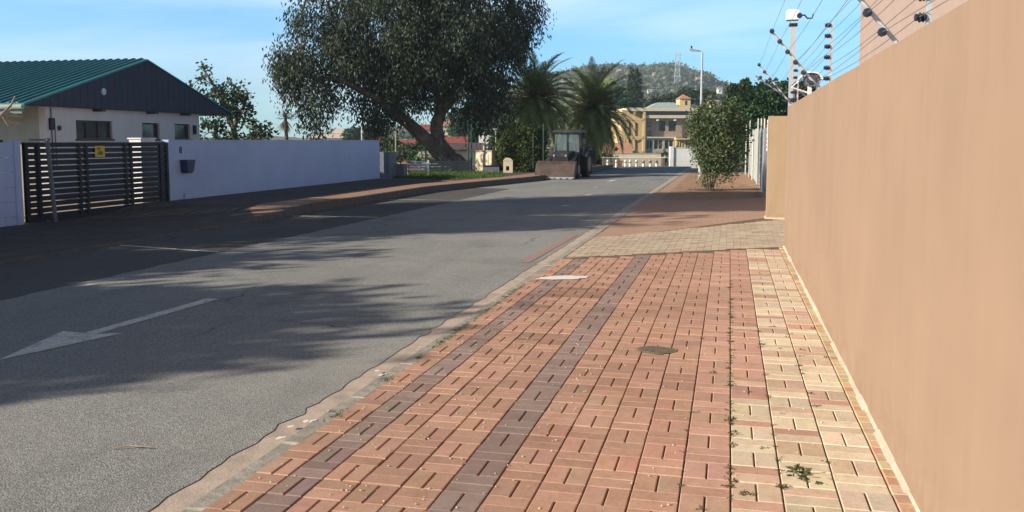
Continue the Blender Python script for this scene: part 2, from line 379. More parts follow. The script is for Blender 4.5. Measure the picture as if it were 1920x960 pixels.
def ribbon(name, left, right, z, mat, kind=True):
    """strip between two outlines given at the same y stations"""
    b = MB(); n = len(left)
    b.add([(x, y, z) for x, y in left]+[(x, y, z) for x, y in right], [(i, n+i, n+i+1, i+1) for i in range(n-1)])
    o = b.build(name, mat)
    if kind: struct(o)
    return o
XK = [(-40, -10.25), (30, -10.25), (33, -9.75), (36, -9.15), (39.3, -8.5), (45, -8.05), (58, -7.6), (66, -7.4)]
def xk(y):
    for (a, xa), (b, xb) in zip(XK, XK[1:]):
        if a <= y <= b: return xa+(xb-xa)*(y-a)/(b-a)
    return XK[-1][1]
def xl(y): return max(-8.0, -99) if y < 33 else min(-7.5, xk(y)+.6)
ys = [-20+.12*i for i in range(int(60/.12))]+[40+.5*i for i in range(50)]
def jag(y): return -.02+.02*mnoise.noise(Vector((0, y*1.1, 3)))+.05*mnoise.noise(Vector((0, y*5, 9)))+.022*mnoise.noise(Vector((0, y*19, 5)))
ribbon('road', [(min(-7.96+.06*mnoise.noise(Vector((5, y*2.5, 1))), 99) if y < 33 else xk(y)+.35, y) for y in ys], [(-2.70+jag(y), y) for y in ys], .008, m_road)
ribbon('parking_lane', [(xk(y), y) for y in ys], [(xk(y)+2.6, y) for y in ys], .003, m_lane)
ribbon('gutter', [(-2.95, y) for y in ys], [(-2.52, y) for y in ys], .004, m_conc)
# worn kerb stones, flush with the right pavement
kb = MB(); y = -8.0
while y < 60:
    L_ = .98
    kb.bevbox(-2.55+random.uniform(-.004, .004), -2.425, y, y+L_-.012, -.05, .020+random.uniform(-.003, .004), .012); y += L_
struct(kb.build('kerb', m_kerb))
# left kerb with a real step, dropped at the gate
lk = MB(); y = -6.0
def kh(y): return .04+.17*sst(17.5, 20.5, y) if y > 9 else .04+.1*sst(9, 6, y)
while y < 60:
    x0, x1 = xk(y), xk(y+1); h0, h1 = kh(y), kh(y+1)
    lk.add([(x0-.16, y, -.05), (x0, y, -.05), (x1, y+.985, -.05), (x1-.16, y+.985, -.05), (x0-.16, y, h0), (x0-.02, y, h0), (x1-.02, y+.985, h1), (x1-.16, y+.985, h1)],
           [(4,5,6,7), (1,2,6,5), (0,4,7,3), (0,1,5,4), (2,3,7,6)]); y += 1
struct(lk.build('kerb', M('kerb_shaded_concrete', (.13, .125, .12), (.09, .085, .08), 9, bmp=.5, bscale=30)))  # shade on the kerb face and its cast band put into a dark colour
# left pavement up to the white wall
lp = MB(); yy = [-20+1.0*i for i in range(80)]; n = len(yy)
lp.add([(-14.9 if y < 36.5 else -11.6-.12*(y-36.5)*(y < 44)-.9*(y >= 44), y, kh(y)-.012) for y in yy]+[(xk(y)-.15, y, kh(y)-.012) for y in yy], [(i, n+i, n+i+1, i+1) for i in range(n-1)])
struct(lp.build('pavement', M('shaded_walk', (.11, .095, .085), (.075, .065, .06), 4, bmp=.4, bscale=60, stain=(.16, .13, .10), sscale=1.5)))  # the wall's shade is put into this dark colour, taken as tar
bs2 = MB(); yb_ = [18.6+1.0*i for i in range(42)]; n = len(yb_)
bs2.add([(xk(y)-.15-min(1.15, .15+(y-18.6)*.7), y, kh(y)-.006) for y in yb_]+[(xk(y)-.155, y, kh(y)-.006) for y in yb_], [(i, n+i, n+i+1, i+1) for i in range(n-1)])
struct(bs2.build('sunlit_brick_strip', m_walkL))  # orange bricks cut to the shape of the sunlit strip beside the kerb
# paved yard behind the gate
ribbon('yard', [(-30, 8), (-30, 40)], [(-14.9, 8), (-14.9, 40)], .012, M('yard_concrete', (.42, .34, .26), (.35, .28, .22), 1.5, bmp=.2))

# right pavement: real clay pavers, basket weave between the kerb and the tan wall
bed = ribbon('paving_bed', [(-2.42, -6), (-2.42, 16)], [(.98, -6), (.98, 22)], .013, m_joint)
def far_y(x): return 13.43+(x+2.42)*.70           # slanted edge of the driveway
def paver_tone(x, y):
    j = random.uniform(.86, 1.12); h = random.uniform(-.03, .03)
    beige_x = .10+.42*mnoise.noise(Vector((1, y*.35, 4)))+.025*(y-5)
    beige_x = min(beige_x, .42)
    if -2.25 < x < -2.05 or -1.39 < x < -1.15: base = (.34, .25, .225)
    elif x > beige_x+random.uniform(-.03, .03) and not (random.random() < .10): base = (.72, .62, .475) if random.random() < .75 else (.64, .48, .37)
    else: base = (.57, .36, .28) if x > -.3 else (.51, .315, .235)
    if x < -1.4 and base[0] < .51 and random.random() < .25: base = tuple(c*.88 for c in base)
    dn = mnoise.noise(Vector((x*1.2, y*.8, 2)))
    j *= 1+.12*dn
    for sx, sy_, sr in ((-1.55, 7.85, .22), (-1.75, 10.4, .35), (-2.1, 9.4, .2)):
        if (x-sx)**2+((y-sy_)*.8)**2 < sr*sr: j *= .72
    return (base[0]*j+h*.3, base[1]*j, base[2]*j)
pv = MB(); sink = lambda x, y: .004*mnoise.noise(Vector((x*1.3, y*1.3, 8)))+.002*mnoise.noise(Vector((x*5, y*5, 3)))
EDG = [-2.44, -2.245, -2.048, -1.836, -1.61, -1.385, -1.148, -.918, -.684, -.449, -.207, .043, .298, .571, .833]; nc = 14
for ci in range(nc):
    x0, x1 = EDG[ci], EDG[ci+1]
    cj = 0; y = -2.0
    while y < 17:
        g1 = .0065+.003*random.random(); z = .026+random.uniform(-.002, .002)+sink(x0, y)
        if y+.24 < far_y(x0)-.02:
            if (cj+ci) % 2 == 0:                       # a pair laid along the street
                c_ = paver_tone((x0+x1)/2, y+.12)
                xm = (x0+x1)/2
                for a, b in ((x0+.0042, xm-.0045), (xm+.0045, x1-.0042)):
                    if b-a > .03: pv.bevbox(a, b, y+.002, y+.238, -.03, z+random.uniform(-.001, .001), .0045, tuple(k*random.uniform(.95, 1.05) for k in c_) if (b > -1.1 or b < -1.4) else c_)
            else:
                for q in (0, 1):
                    c_ = paver_tone((x0+x1)/2, y+.06+.12*q)
                    pv.bevbox(x0+.0042, x1-.0042, y+.12*q+.0018, y+.12*(q+1)-.0018, -.03, z+random.uniform(-.0015, .0015), .0035, c_)
        y += .24; cj += 1
struct(pv.build('pavement', m_paver))
# header course along the wall
hc = MB(); y = -2.0
while y < 15.6:
    c_ = random.choice([(.66, .54, .36), (.62, .47, .30), (.56, .37, .25)]); hc.bevbox(.837, .925, y+.002, y+.118, -.03, .030, .004, tuple(k*random.uniform(.9, 1.1) for k in c_)); y += .12
struct(hc.build('pavement', m_paver))
# driveway of pale concrete pavers, slanting across the pavement
dv = MB()
def dcol(): 
    k = random.uniform(.82, 1.12); return tuple(c*k for c in ((.60, .52, .40) if random.random() < .8 else (.55, .42, .33)))
for r_ in range(0, 78):
    for q in range(-1, 30):
        x = -2.42+q*.24+(r_ % 2)*.12; yb = far_y(max(x, -2.42))+.03+r_*.118 - (.0 if r_ else 0)
        xa, xb = max(x, -2.42)+.004, min(x+.236, 3.2)
        if xb-xa < .05: continue
        lim = 17.1+(x+1.88)*1.36
        if yb > lim: continue
        ya, yc = far_y(xa)+.03+r_*.118, far_y(xb)+.03+r_*.118
        z = .024+random.uniform(-.002, .002); c_ = dcol()
        dv.add([(xa, ya, -.03), (xb, yc, -.03), (xb, yc+.112, -.03), (xa, ya+.112, -.03), (xa, ya, z-.004), (xb, yc, z-.004), (xb, yc+.112, z-.004), (xa, ya+.112, z-.004),
                (xa+.004, ya+.004, z), (xb-.004, yc+.004, z), (xb-.004, yc+.108, z), (xa+.004, ya+.108, z)],
               [(0,1,5,4),(1,2,6,5),(2,3,7,6),(3,0,4,7),(4,5,9,8),(5,6,10,9),(6,7,11,10),(7,4,8,11),(8,9,10,11)], c_)
struct(dv.build('driveway', m_paver))
struct(ribbon('driveway_bed', [(-2.42, 12.5), (-2.42, 17)], [(3.3, 16.5), (3.3, 26)], .002, m_joint))
# brick pavement and sandy verge beyond the driveway
b = MB(); b.add([(-2.42, 16.4, .012), (.6, 20.5, .012), (1.3, 21.5, .012), (1.3, 36, .012), (1.0, 60, .012), (-2.42, 60, .012)], [(0, 1, 2, 3, 4, 5)])
struct(b.build('pavement', m_walk))
b = MB(); b.add([(-2.0, 27.5, .017), (-.4, 28.2, .017), (1.0, 29.5, .017), (1.2, 60, .017), (-2.1, 60, .017)], [(0, 1, 2, 3, 4)])
struct(b.build('verge', m_sand))

# painted markings
mk = MB()
mk.add([(x, y, .0125) for x, y in ((-5.79, 6.05), (-5.47, 7.22), (-5.69, 7.12), (-5.60, 9.05), (-5.76, 9.05), (-5.83, 7.10), (-6.08, 7.15))], [(0, 1, 2, 6), (2, 3, 4, 5)])
struct(mk.build('road_arrow_marking', m_white_mark))
mk = MB()
for yb in (13.4, 19.7, 26.0): mk.add([(-10.2, yb, .0075), (-8.0, yb-.5*(yb < 15), .0125), (-8.0, yb+.09-.5*(yb < 15), .0125), (-10.2, yb+.09, .0075)], [(0, 1, 2, 3)])
struct(mk.build('parking_bay_lines', m_white_mark))
mk = MB()
for x, y, w_, l in ((-4.55, 29.3, .12, .7), (-5.15, 39.8, .14, 1.6), (-4.4, 24.5, .1, .3), (-7.75, 9.4, .09, .3), (-5.0, 34.5, .1, .35)):
    mk.add([(x-w_, y, .0128), (x+w_*.8, y+.05, .0128), (x+w_, y+l, .0128), (x-w_*.7, y+l*.9, .0128)], [(0, 1, 2, 3)])
struct(mk.build('lane_dashes', m_white_mark))
mk = MB(); mk.add([(-2.98, 12.9, .0124), (-2.84, 12.9, .0124), (-2.78, 16.9, .0124), (-2.90, 16.9, .0124)], [(0, 1, 2, 3)])
struct(mk.build('red_kerb_line', m_red_mark))
# spilt white paint on the pavers and on the kerb
def blob(cx, cy_, rx, ry, z, n=26, s=1, rot=0):
    pts = []
    for k in range(n):
        a = 2*math.pi*k/n; j = 1+.28*mnoise.noise(Vector((math.cos(a)*2+s, math.sin(a)*2, s)))+.1*mnoise.noise(Vector((math.cos(a)*7, math.sin(a)*7, s)))
        x, y = rx*math.cos(a)*j, ry*math.sin(a)*j; pts.append((cx+x*math.cos(rot)-y*math.sin(rot), cy_+x*math.sin(rot)+y*math.cos(rot), z))
    return pts
mk = MB(); p = blob(-2.07, 11.42, .36, .16, .0335, s=2, rot=.5); mk.add(p, [tuple(range(len(p)))])
struct(mk.build('paint_spill', M('spilt_paint', (.85, .83, .78), (.75, .72, .66), 12)))
mk = MB()
for k in range(16):
    y = random.choice([4.9, 5.1, 5.3, 6.4, 7.2, 3.6])+random.uniform(-.12, .12); x = -2.62+random.uniform(-.05, .1)
    p = blob(x, y, random.uniform(.006, .018), random.uniform(.01, .035), .0255+.0001*k, 9, k); mk.add(p, [tuple(range(len(p)))])
struct(mk.build('paint_flecks', bpy.data.materials['spilt_paint']))

# hills behind the town
def hill_top(px):
    P = [(-2400, -60), (0, -4), (560, 4), (640, 12), (720, 14), (800, 20), (900, 60), (980, 100), (1050, 118), (1110, 131), (1200, 129), (1260, 131), (1310, 118), (1350, 100), (1400, 82), (1470, 60), (1600, 40), (1900, 20), (4200, -20)]
    for (a, ha), (c, hc_) in zip(P, P[1:]):
        if a <= px <= c: return ha+(hc_-ha)*sst(0, 1, (px-a)/(c-a))
    return -20
hb = MB(); azs = list(range(-600, 2700, 8)); rs = [230+i*14 for i in range(42)]; HV = {}
for j, r_ in enumerate(rs):
    for i, px in enumerate(azs):
        d = ray(px, 264); d.z = 0; top = 1.8+hill_top(px)/1690*760
        k = sst(240, 760, r_)**1.15 if r_ < 760 else 1-.4*sst(760, 830, r_)
        h = -3.4+(top+3.4)*k+(mnoise.noise(Vector((d.x*r_*.02, d.y*r_*.02, 1)))*4+mnoise.noise(Vector((d.x*r_*.07, d.y*r_*.07, 5)))*1.6)*k
        HV[i, j] = Vector((d.x*r_, d.y*r_, h))
nz_ = len(azs); hb.add([HV[i, j] for j in range(len(rs)) for i in range(nz_)], [(j*nz_+i, j*nz_+i+1, (j+1)*nz_+i+1, (j+1)*nz_+i) for j in range(len(rs)-1) for i in range(nz_-1)])
m_hill, t, bs = new_mat('hill_scrub'); v = coords(t)
c = mix(t, noise(t, v, .03, 6, .65, .4, .6), (.14, .15, .08), (.09, .11, .065))
c = mix(t, noise(t, v, .055, 8, .75, .54, .66), c, (.42, .35, .31)); c = mix(t, noise(t, v, .35, 4, .7, .5, .7), c, (.06, .08, .045))
t.links.new(c, bs.inputs['Base Color']); bs.inputs['Roughness'].default_value = .95
struct(hb.build('hill', m_hill, smooth=True))
# boulders and scrub on the hill: nobody could count them
bo = MB(); sc_c = []
for k in range(4200):
    px = random.uniform(600, 1560); j = random.randint(6, len(rs)-3); i = int((px+600)/8); i = max(0, min(nz_-2, i)); P0 = HV[i, j]+Vector((random.uniform(-3, 3), random.uniform(-3, 3), 0))
    if k % 8 == 0 and px > 1000:
        r_ = random.uniform(.7, 2.0); bo.ball(P0+Vector((0, 0, r_*.2)), (r_*1.3, r_, r_*.75), 7, 4, .18)
    else: sc_c.append((P0.x, P0.y, P0.z+.8))
tag(bo.build('hillside_boulders', M('hill_rock', (.50, .43, .38), (.34, .29, .26), .3, bmp=.4, bscale=1)), 'pale boulders strewn over the scrubby hill', 'boulders', kind='stuff')
V, F = leaves(sc_c, 16, (1.7, 1.7, .9), 2.0, 1.5, .1)
tag(fast_mesh('hillside_scrub', V, F, leafmat('scrub_leaves', (.14, .17, .09), (.09, .125, .07), (.2, .19, .12), scale=.05)), 'dark green scrub covering the far hill', 'scrub', kind='stuff')

# sea haze over the whole place
hz = MB().box(-1520, 1520, -1520, 1520, -70, 110).build('haze', M('haze', (1, 1, 1)))
mh = bpy.data.materials['haze']; th_ = mh.node_tree; th_.nodes.clear(); oh = N(th_, 'ShaderNodeOutputMaterial'); vh = N(th_, 'ShaderNodeVolumePrincipled')
vh.inputs['Color'].default_value = (.80, .90, 1, 1); vh.inputs['Density'].default_value = .0005; vh.inputs['Anisotropy'].default_value = .3; th_.links.new(vh.outputs[0], oh.inputs['Volume'])
hz['kind'] = 'stuff'

# ================================================================== RIGHT SIDE
# tan wall
WX = .92; WT = 2.37
t = thing('boundary_wall', (WX, 7, 0), 'tall tan rendered boundary wall running along the right pavement', 'wall')
b = MB(); st = [-13+21.75*k/60 for k in range(61)]; zt2 = [WT+.006*mnoise.noise(Vector((0, q*.9, 2)))+.003*mnoise.noise(Vector((0, q*4, 7))) for q in st]; xo = [.004*mnoise.noise(Vector((3, q*.8, 2))) for q in st]
b.add([(x_, q, z_) for q, zq, xx in zip(st, zt2, xo) for x_, z_ in ((xx, -.1), (xx, zq-.012), (xx+.012, zq), (.222, zq), (.23, zq-.01), (.23, -.1))],
      [(i*6+k, i*6+k+1, i*6+k+7, i*6+k+6) for i in range(60) for k in range(5)]+[(0, 5, 4, 3, 2, 1), tuple(range(360, 366))]); b.build('wall_panel', m_tan, t)
b = MB(); y = -13
while y < 8.7:
    w_ = random.uniform(.25, .6); o_ = random.uniform(.022, .05); b.prism([(-o_, .02), (0.01, .055+random.uniform(-.01, .012)), (.01, -.05), (-o_, -.05)], 'y', y, min(y+w_, 8.74)); y += w_
b.build('foundation_edge', M('mortar_edge', (.62, .54, .43), (.5, .42, .33), 12, bmp=.4), t)
# pillar beyond the driveway
t = thing('gate_pillar', (.85, 21.45, 0), 'khaki brown square pillar beyond the driveway carrying a white notice', 'pillar')
MB().box(0, .42, 0, .5, -.1, 2.36).build('shaft', m_tan2, t)
MB().box(-.03, .45, -.03, .53, -.1, .05).build('plinth', m_cream, t)
MB().box(.42, .44, .1, .4, .1, 2.2).build('hinge_plate', m_steel, t)
# sign on the pillar's street face
t = thing('notice_board', (.84, 21.7, 2.28), 'narrow white notice with red and dark lettering on the khaki pillar', 'sign')
MB().box(-.012, 0, -.23, .23, -.72, 0).build('board', M('sign_white', (.8, .77, .74), (.76, .72, .7), 9, rough=.5), t)
def text(s, size, mat, parent, loc, rot, name='lettering'):
    cu = bpy.data.curves.new(name, 'FONT'); cu.body = s; cu.size = size; cu.align_x = 'CENTER'; cu.align_y = 'CENTER'; cu.extrude = .002; cu.materials.append(mat)
    tmp_ = bpy.data.objects.new(name, cu); COL.objects.link(tmp_); bpy.context.view_layer.update(); me_ = bpy.data.meshes.new_from_object(tmp_.evaluated_get(bpy.context.evaluated_depsgraph_get())); bpy.data.objects.remove(tmp_); o = bpy.data.objects.new(name, me_); COL.objects.link(o); o.parent = parent; o.location = loc; o.rotation_euler = rot; return o
m_redtxt = M('sign_red', (.65, .12, .10), (.55, .1, .09), 9)
b = MB()          # the lettering is too small to read in the photograph: rows of strokes like its blurred lines
for zz, hh, ww in ((-.08, .05, .34), (-.15, .035, .26), (-.43, .05, .30), (-.62, .045, .3)):
    b = MB(); x = -ww/2
    while x < ww/2: 
        w_ = random.uniform(.015, .03); b.box(-.0155, -.0125, x, x+w_, zz-hh*.5, zz+hh*.5*random.uniform(.5, 1)); x += w_+.012
    b.build('lettering_line', m_redtxt, t)

for zz, hh, ww in ((-.23, .04, .07), (-.29, .03, .26), (-.53, .025, .24)):
    b = MB(); x = -ww/2
    while x < ww/2: w_ = random.uniform(.012, .025); b.box(-.0155, -.0125, x, x+w_, zz-hh*.5, zz+hh*.5); x += w_+.01
    b.build('lettering_line', m_dark, t)

# metal fence beyond the pillar
def sheet(name, y0, y1, x, z1, mat, label, rib=True):
    t = thing(name, (x, (y0+y1)/2, 0), label, 'fence panel'); h = (y1-y0)/2; b = MB()
    k = -h
    while k < h-.01: b.box(-.012, .012, k+.004, min(k+.17, h)-.004, .06, z1); k += .18
    b.build('sheet', mat, t); b = MB()
    for zz in (.25, z1-.2): b.box(.013, .05, -h, h, zz, zz+.05)
    b.build('rail', m_steel, t); return t
sheet('metal_gate', 29.6, 37.6, 1.14, 2.22, M('grey_gate_sheet', (.30, .34, .38), (.24, .28, .32), 4, rough=.5, metal=.3), 'dark grey sheet metal gate next to the khaki pillar')
sheet('sheet_fence', 37.8, 44.0, 1.10, 2.32, M('pale_fence_sheet', (.50, .52, .50), (.42, .44, .42), 4, rough=.6), 'pale grey sheet fence beside the dark metal gate')
sheet('sheet_fence', 44.2, 52.0, 1.05, 2.0, bpy.data.materials['pale_fence_sheet'], 'farthest pale sheet fence along the pavement, next to the shrub')
post = None
for i, (px, top, bot, d) in enumerate([(1399, 234, 330, 48), (1406, 224, 300, 44), (1412, 243, 340, 41), (1421, 222, 290, 37), (1427, 222, 300, 34), (1433, 222, 300, 31)]):
    p0 = D(px, 264, d); z1 = EYE+(264-top)/1690*d
    if post is None:
        post = thing('fence_post', (p0.x, p0.y, 0), '', 'fence post', group='pale tubular fence posts beyond the pillar')
        MB().tube([(0, 0, -.05), (0, 0, 1)], .027, 8).build('shaft', m_alu, post)
        MB().tube([(0, 0, 1), (0, 0, 1.015)], [.045, .02], 8).build('cap', m_dark, post)
        o = post
    else: o = copy_tree(post)
    o.location = (p0.x, p0.y, 0); o.scale = (1, 1, z1)
    o['label'] = ['leftmost pale fence post, by the green shrub', 'tall second fence post from the shrub', 'short fence post between the two pale sheets', 'tall slim fence post above the pale sheet', 'slim fence post above the dark gate', 'fence post just left of the notice pillar'][i]

# electric fence on the wall
def insul(b, p, ax, r=.03, l=.055):
    p = Vector(p); ax = Vector(ax).normalized()
    b.tube([p, p+ax*l*.25, p+ax*l*.3, p+ax*l*.6, p+ax*l*.65, p+ax*l], [r*.5, r, r*.6, r*1.05, r*.6, r*.75], 8)
eb_v = [4.6, 9.9, 14.6]
wires_v = []; 
def vpost(y, label, n=6, h=.64):
    t = thing('electric_fence_post', (WX+.07, y, WT), label, 'fence post', group='upright electric fence posts on the tan wall')
    MB().box(-.012, .012, -.009, .009, -.15, h).build('shaft', m_alu, t)
    for k in range(n):
        b = MB(); z = .07+k*(h-.1)/(n-1); insul(b, (-.012, 0, z), (-1, -.15, 0), .027); b.build('insulator', m_insul, t)
    return t
vp = vpost(9.9, 'middle upright fence post on the wall, black insulators up its side')
c_ = copy_tree(vp); c_.location.y = 5.15; c_['label'] = 'nearest upright fence post on the wall, close to the top right edge'
c_ = copy_tree(vp); c_.location.y = 14.6; c_['label'] = 'farthest upright fence post on the wall, near the tall camera pole'
def apost(y, label, n=6):
    t = thing('electric_fence_bracket', (WX+.02, y, WT), label, 'fence bracket', group='outward leaning electric fence brackets')
    d = Vector((-.60, 0, .80)); L_ = .86
    a = MB(); a.tube([Vector((.06, 0, -.12)), Vector((.05, 0, .0)), d*L_], .014, 6); a.build('arm', m_alu, t)
    for k in range(n):
        b = MB(); insul(b, d*(L_*(.12+.86*k/(n-1)))+Vector((0, -.012, 0)), (.1, -1, .1), .027, .05); b.build('insulator', m_insul, t)
    return t
ap = apost(10.9, 'leaning fence bracket midway along the wall, tip over the pavement')
c_ = copy_tree(ap); c_.location.y = 5.95; c_['label'] = 'nearest leaning fence bracket, in front of the tan building'
c_ = copy_tree(ap); c_.location.y = 15.6; c_['label'] = 'farthest leaning fence bracket, at the far end of the wall'
ys_v = [-1, 5.15, 9.9, 14.6]; ys_a = [.9, 5.95, 10.9, 15.6]
for k in range(6):
    b = MB(); z = WT+.07+k*.54/5; x = WX+.07-.05; pts = []
    for a, c in zip(ys_v, ys_v[1:]):
        for f in (0, .25, .5, .75): pts.append((x, a+(c-a)*f, z-.03*math.sin(math.pi*f)))
    pts.append((x, ys_v[-1], z)); b.tube(pts, .0022, 4)
    tag(b.build('fence_wire', m_wire, loc=(x, 7, z)), ['lowest', 'second lowest', 'third lowest', 'third highest', 'second highest', 'highest'][k]+' wire strung on the upright fence posts', 'wire', 'upright fence wires')
for k in range(6):
    b = MB(); q = .86*(.12+.86*k/5); x = WX+.02-.6*q; z = WT+.8*q; pts = []
    for a, c in zip(ys_a, ys_a[1:]):
        for f in (0, .25, .5, .75): pts.append((x, a+(c-a)*f-.05, z-.03*math.sin(math.pi*f)))
    pts.append((x, ys_a[-1]-.05, z)); b.tube(pts, .0022, 4)
    tag(b.build('fence_wire', m_wire, loc=(x, 7, z)), ['lowest', 'second lowest', 'third lowest', 'third highest', 'second highest', 'highest'][k]+' wire strung on the leaning brackets', 'wire', 'leaning fence wires')
# wall-end tangle: bracket pair where the fence crosses the driveway
t = thing('corner_bracket', (WX+.1, 15.6, WT), 'dark jumble of corner brackets and springs at the wall end', 'fence bracket')
b = MB(); b.tube([(0, 0, -.3), (-.02, 0, .35)], .02, 6); b.tube([(0, .02, .05), (-.62, .35, .52)], .016, 6); b.tube([(0, 0, .0), (.35, .1, -.05)], .014, 6); b.tube([(-.05, .02, .35), (.3, .1, .05)], .012, 6)
b.build('arm', m_gatepost, t)
for k in range(6):
    b = MB(); insul(b, (-.05-.1*k, .04+.055*k, .1+.077*k), (.1, -1, .2), .028); b.build('insulator', m_insul, t)
for k in range(4):
    b = MB(); insul(b, (-.015, 0, -.2+.14*k), (-1, -.3, 0), .026); b.build('insulator', m_insul, t)

# camera pole
p0 = D(1481, 264, 17.2)
t = thing('camera_pole', (p0.x, p0.y, 0), 'tall square grey pole with a white camera box on top', 'pole')
MB().box(-.05, .05, -.05, .05, -.1, 4.0).build('shaft', m_pole, t)
b = MB().bevbox(-.13, .09, -.13, .13, 4.06, 4.25, .03); b.build('camera_box', m_plastic, t)
b = MB(); b.tube([(.09, 0, 4.15), (.2, 0, 4.15), (.25, 0, 4.09), (.33, 0, 4.09), (.36, 0, 4.17)], .014, 6); b.build('hook_bracket', m_dark, t)
b = MB(); b.tube([(.1, -.06, 4.14), (.1, -.16, 4.12)], [.055, .05], 10); b.build('camera_lens', m_blue, t)
MB().box(-.075, .075, -.075, .075, 3.95, 4.0).build('collar', m_dark, t)
# white hooded security camera just behind the wall
p0 = D(1518, 150, 11.6)
t = thing('security_camera', (p0.x, p0.y, p0.z), 'white hooded security camera peeking over the tan wall', 'camera')
b = MB(); arc = [(math.cos(a)*.15, math.sin(a)*.10) for a in [R(x) for x in range(0, 181, 15)]]; inn = [(x*.86, z*.82) for x, z in arc][::-1]
b.prism(arc+inn, 'y', -.16, .18); b.build('hood', m_plastic, t)
MB().tube([(0.01, -.12, .0), (0.01, .15, .0)], [.085, .085], 14).build('camera_barrel', m_gatepost, t)
MB().tube([(0.01, -.135, .0), (0.01, -.121, .0)], [.06, .062], 14).build('lens', m_glass, t)
b = MB(); b.box(.08, .12, -.02, .04, -.16, .03); b.box(-.02, .03, 0, .04, -1.2, -.08); b.tube([(-.1, 0, .02), (-.22, 0, -.09), (-.02, .02, -.16)], .012, 6); b.build('mount_bracket', m_plastic, t)

# tan building and its neighbour behind the wall
p0 = onX(1611, 100, 3.5)
t = thing('tan_building', (3.5, p0.y, 0), 'large plain tan building rising behind the boundary wall', 'building')
MB().box(0, 9, -22, 0, -.1, 7.6).build('wall', m_pink, t)
MB().box(-.06, 9.06, -22.06, .06, 7.6, 7.85).build('parapet', m_cream, t)
MB().box(-.03, .0, -11.0, -9.6, 4.6, 5.8).build('window', m_frame, t)
t = thing('brick_house', (3.9, 31, 0), 'low house with mottled terracotta tiles beside the tan building', 'house')
MB().box(0, 8, 0, 9, -.1, 3.4).build('wall', m_pink, t)
b = MB(); b.prism([(-.4, 3.35), (4, 5.9), (8.4, 3.35), (8.4, 3.2), (-.4, 3.2)], 'y', -.4, 9.4); 
b.build('roof', m_terra, t)

# ================================================================== STREET FURNITURE AND FAR RIGHT
p0 = G(1312, 335)
t = thing('street_lamp', (p0.x, p0.y, 0), 'tall slim grey street lamp standing on the right verge', 'street lamp')
MB().tube([(0, 0, -.1), (0, 0, 1.2), (0, 0, 5.95)], [.075, .07, .045], 10).build('pole', m_pole, t)
b = MB(); b.tube([(0, 0, 5.9), (-.05, 0, 6.0), (-.3, 0, 6.04)], .03, 8); b.build('arm', m_pole, t)
b = MB(); b.prism([(-.62, 6.10), (-.5, 6.13), (-.2, 6.07), (-.2, 6.0), (-.55, 6.02)], 'y', -.09, .09); b.build('lamp_head', m_steel, t)
MB().tube([(-.5, 0, 6.12), (-.5, 0, 6.26)], [.03, .045], 8).build('light_sensor', m_dark, t)

# grey pole beyond the white wall
p0 = D(681, 264, 62)
t = thing('utility_pole', (p0.x, p0.y, -1), 'plain grey utility pole rising behind the end of the white wall', 'pole')
MB().tube([(0, 0, 0), (-.08, 0, 5.4)], [.12, .09], 8).build('shaft', m_pole, t)
MB().box(-.3, .14, -.04, .04, 5.05, 5.15).build('crossarm', m_pole, t)
for i, (px, top, d, lab) in enumerate([(908, 235, 58, 'pale timber pole between the big tree and the first palm'), (742, 208, 60, 'thin pale pole left of the leaning trunk'), (930, 236, 66, 'short pale pole beside the white far house')]):
    p0 = D(px, 264, d); z1 = EYE+(264-top)/1690*d
    t = thing('utility_pole', (p0.x, p0.y, -.2), lab, 'pole')
    MB().tube([(0, 0, -.5), (0, 0, z1+.2)], [.10 if i == 0 else .05, .08 if i == 0 else .04], 8).build('shaft', M('pole_wood', (.45, .42, .38), (.35, .33, .3), 4), t)
    MB().box(-.25, .25, -.03, .03, z1-.1, z1).build('crossarm', m_steel, t)

# pylon
p0 = D(1268, 264, 560); s_ = 560/1690; zb = EYE+(264-215)*s_; zt = EYE+(264-102)*s_
t = thing('lattice_pylon', (p0.x, p0.y, zb), 'tall lattice pylon standing on the hill', 'pylon'); b = MB(); H_ = zt-zb
def wd(z): return 3.0-1.6*min(1, z/(H_*.7))
lev = [H_*k/11 for k in range(12)]
for a, c in zip(lev, lev[1:]):
    wa, wc = wd(a), wd(c)
    for sx, sy_ in ((1, 1), (1, -1), (-1, -1), (-1, 1)):
        b.tube([(sx*wa, sy_*wa, a), (sx*wc, sy_*wc, c)], .16, 4, False)
    for (x1, y1), (x2, y2) in (((1, 1), (1, -1)), ((1, -1), (-1, -1)), ((-1, -1), (-1, 1)), ((-1, 1), (1, 1))):
        b.tube([(x1*wa, y1*wa, a), (x2*wc, y2*wc, c)], .09, 4, False); b.tube([(x2*wa, y2*wa, a), (x1*wc, y1*wc, c)], .09, 4, False); b.tube([(x1*wc, y1*wc, c), (x2*wc, y2*wc, c)], .09, 4, False)
b.build('lattice', m_pole, t)
for z in (H_*.62, H_*.8, H_*.97): MB().box(-2.4, 2.4, -.1, .1, z, z+.25).build('crossarm', m_pole, t)

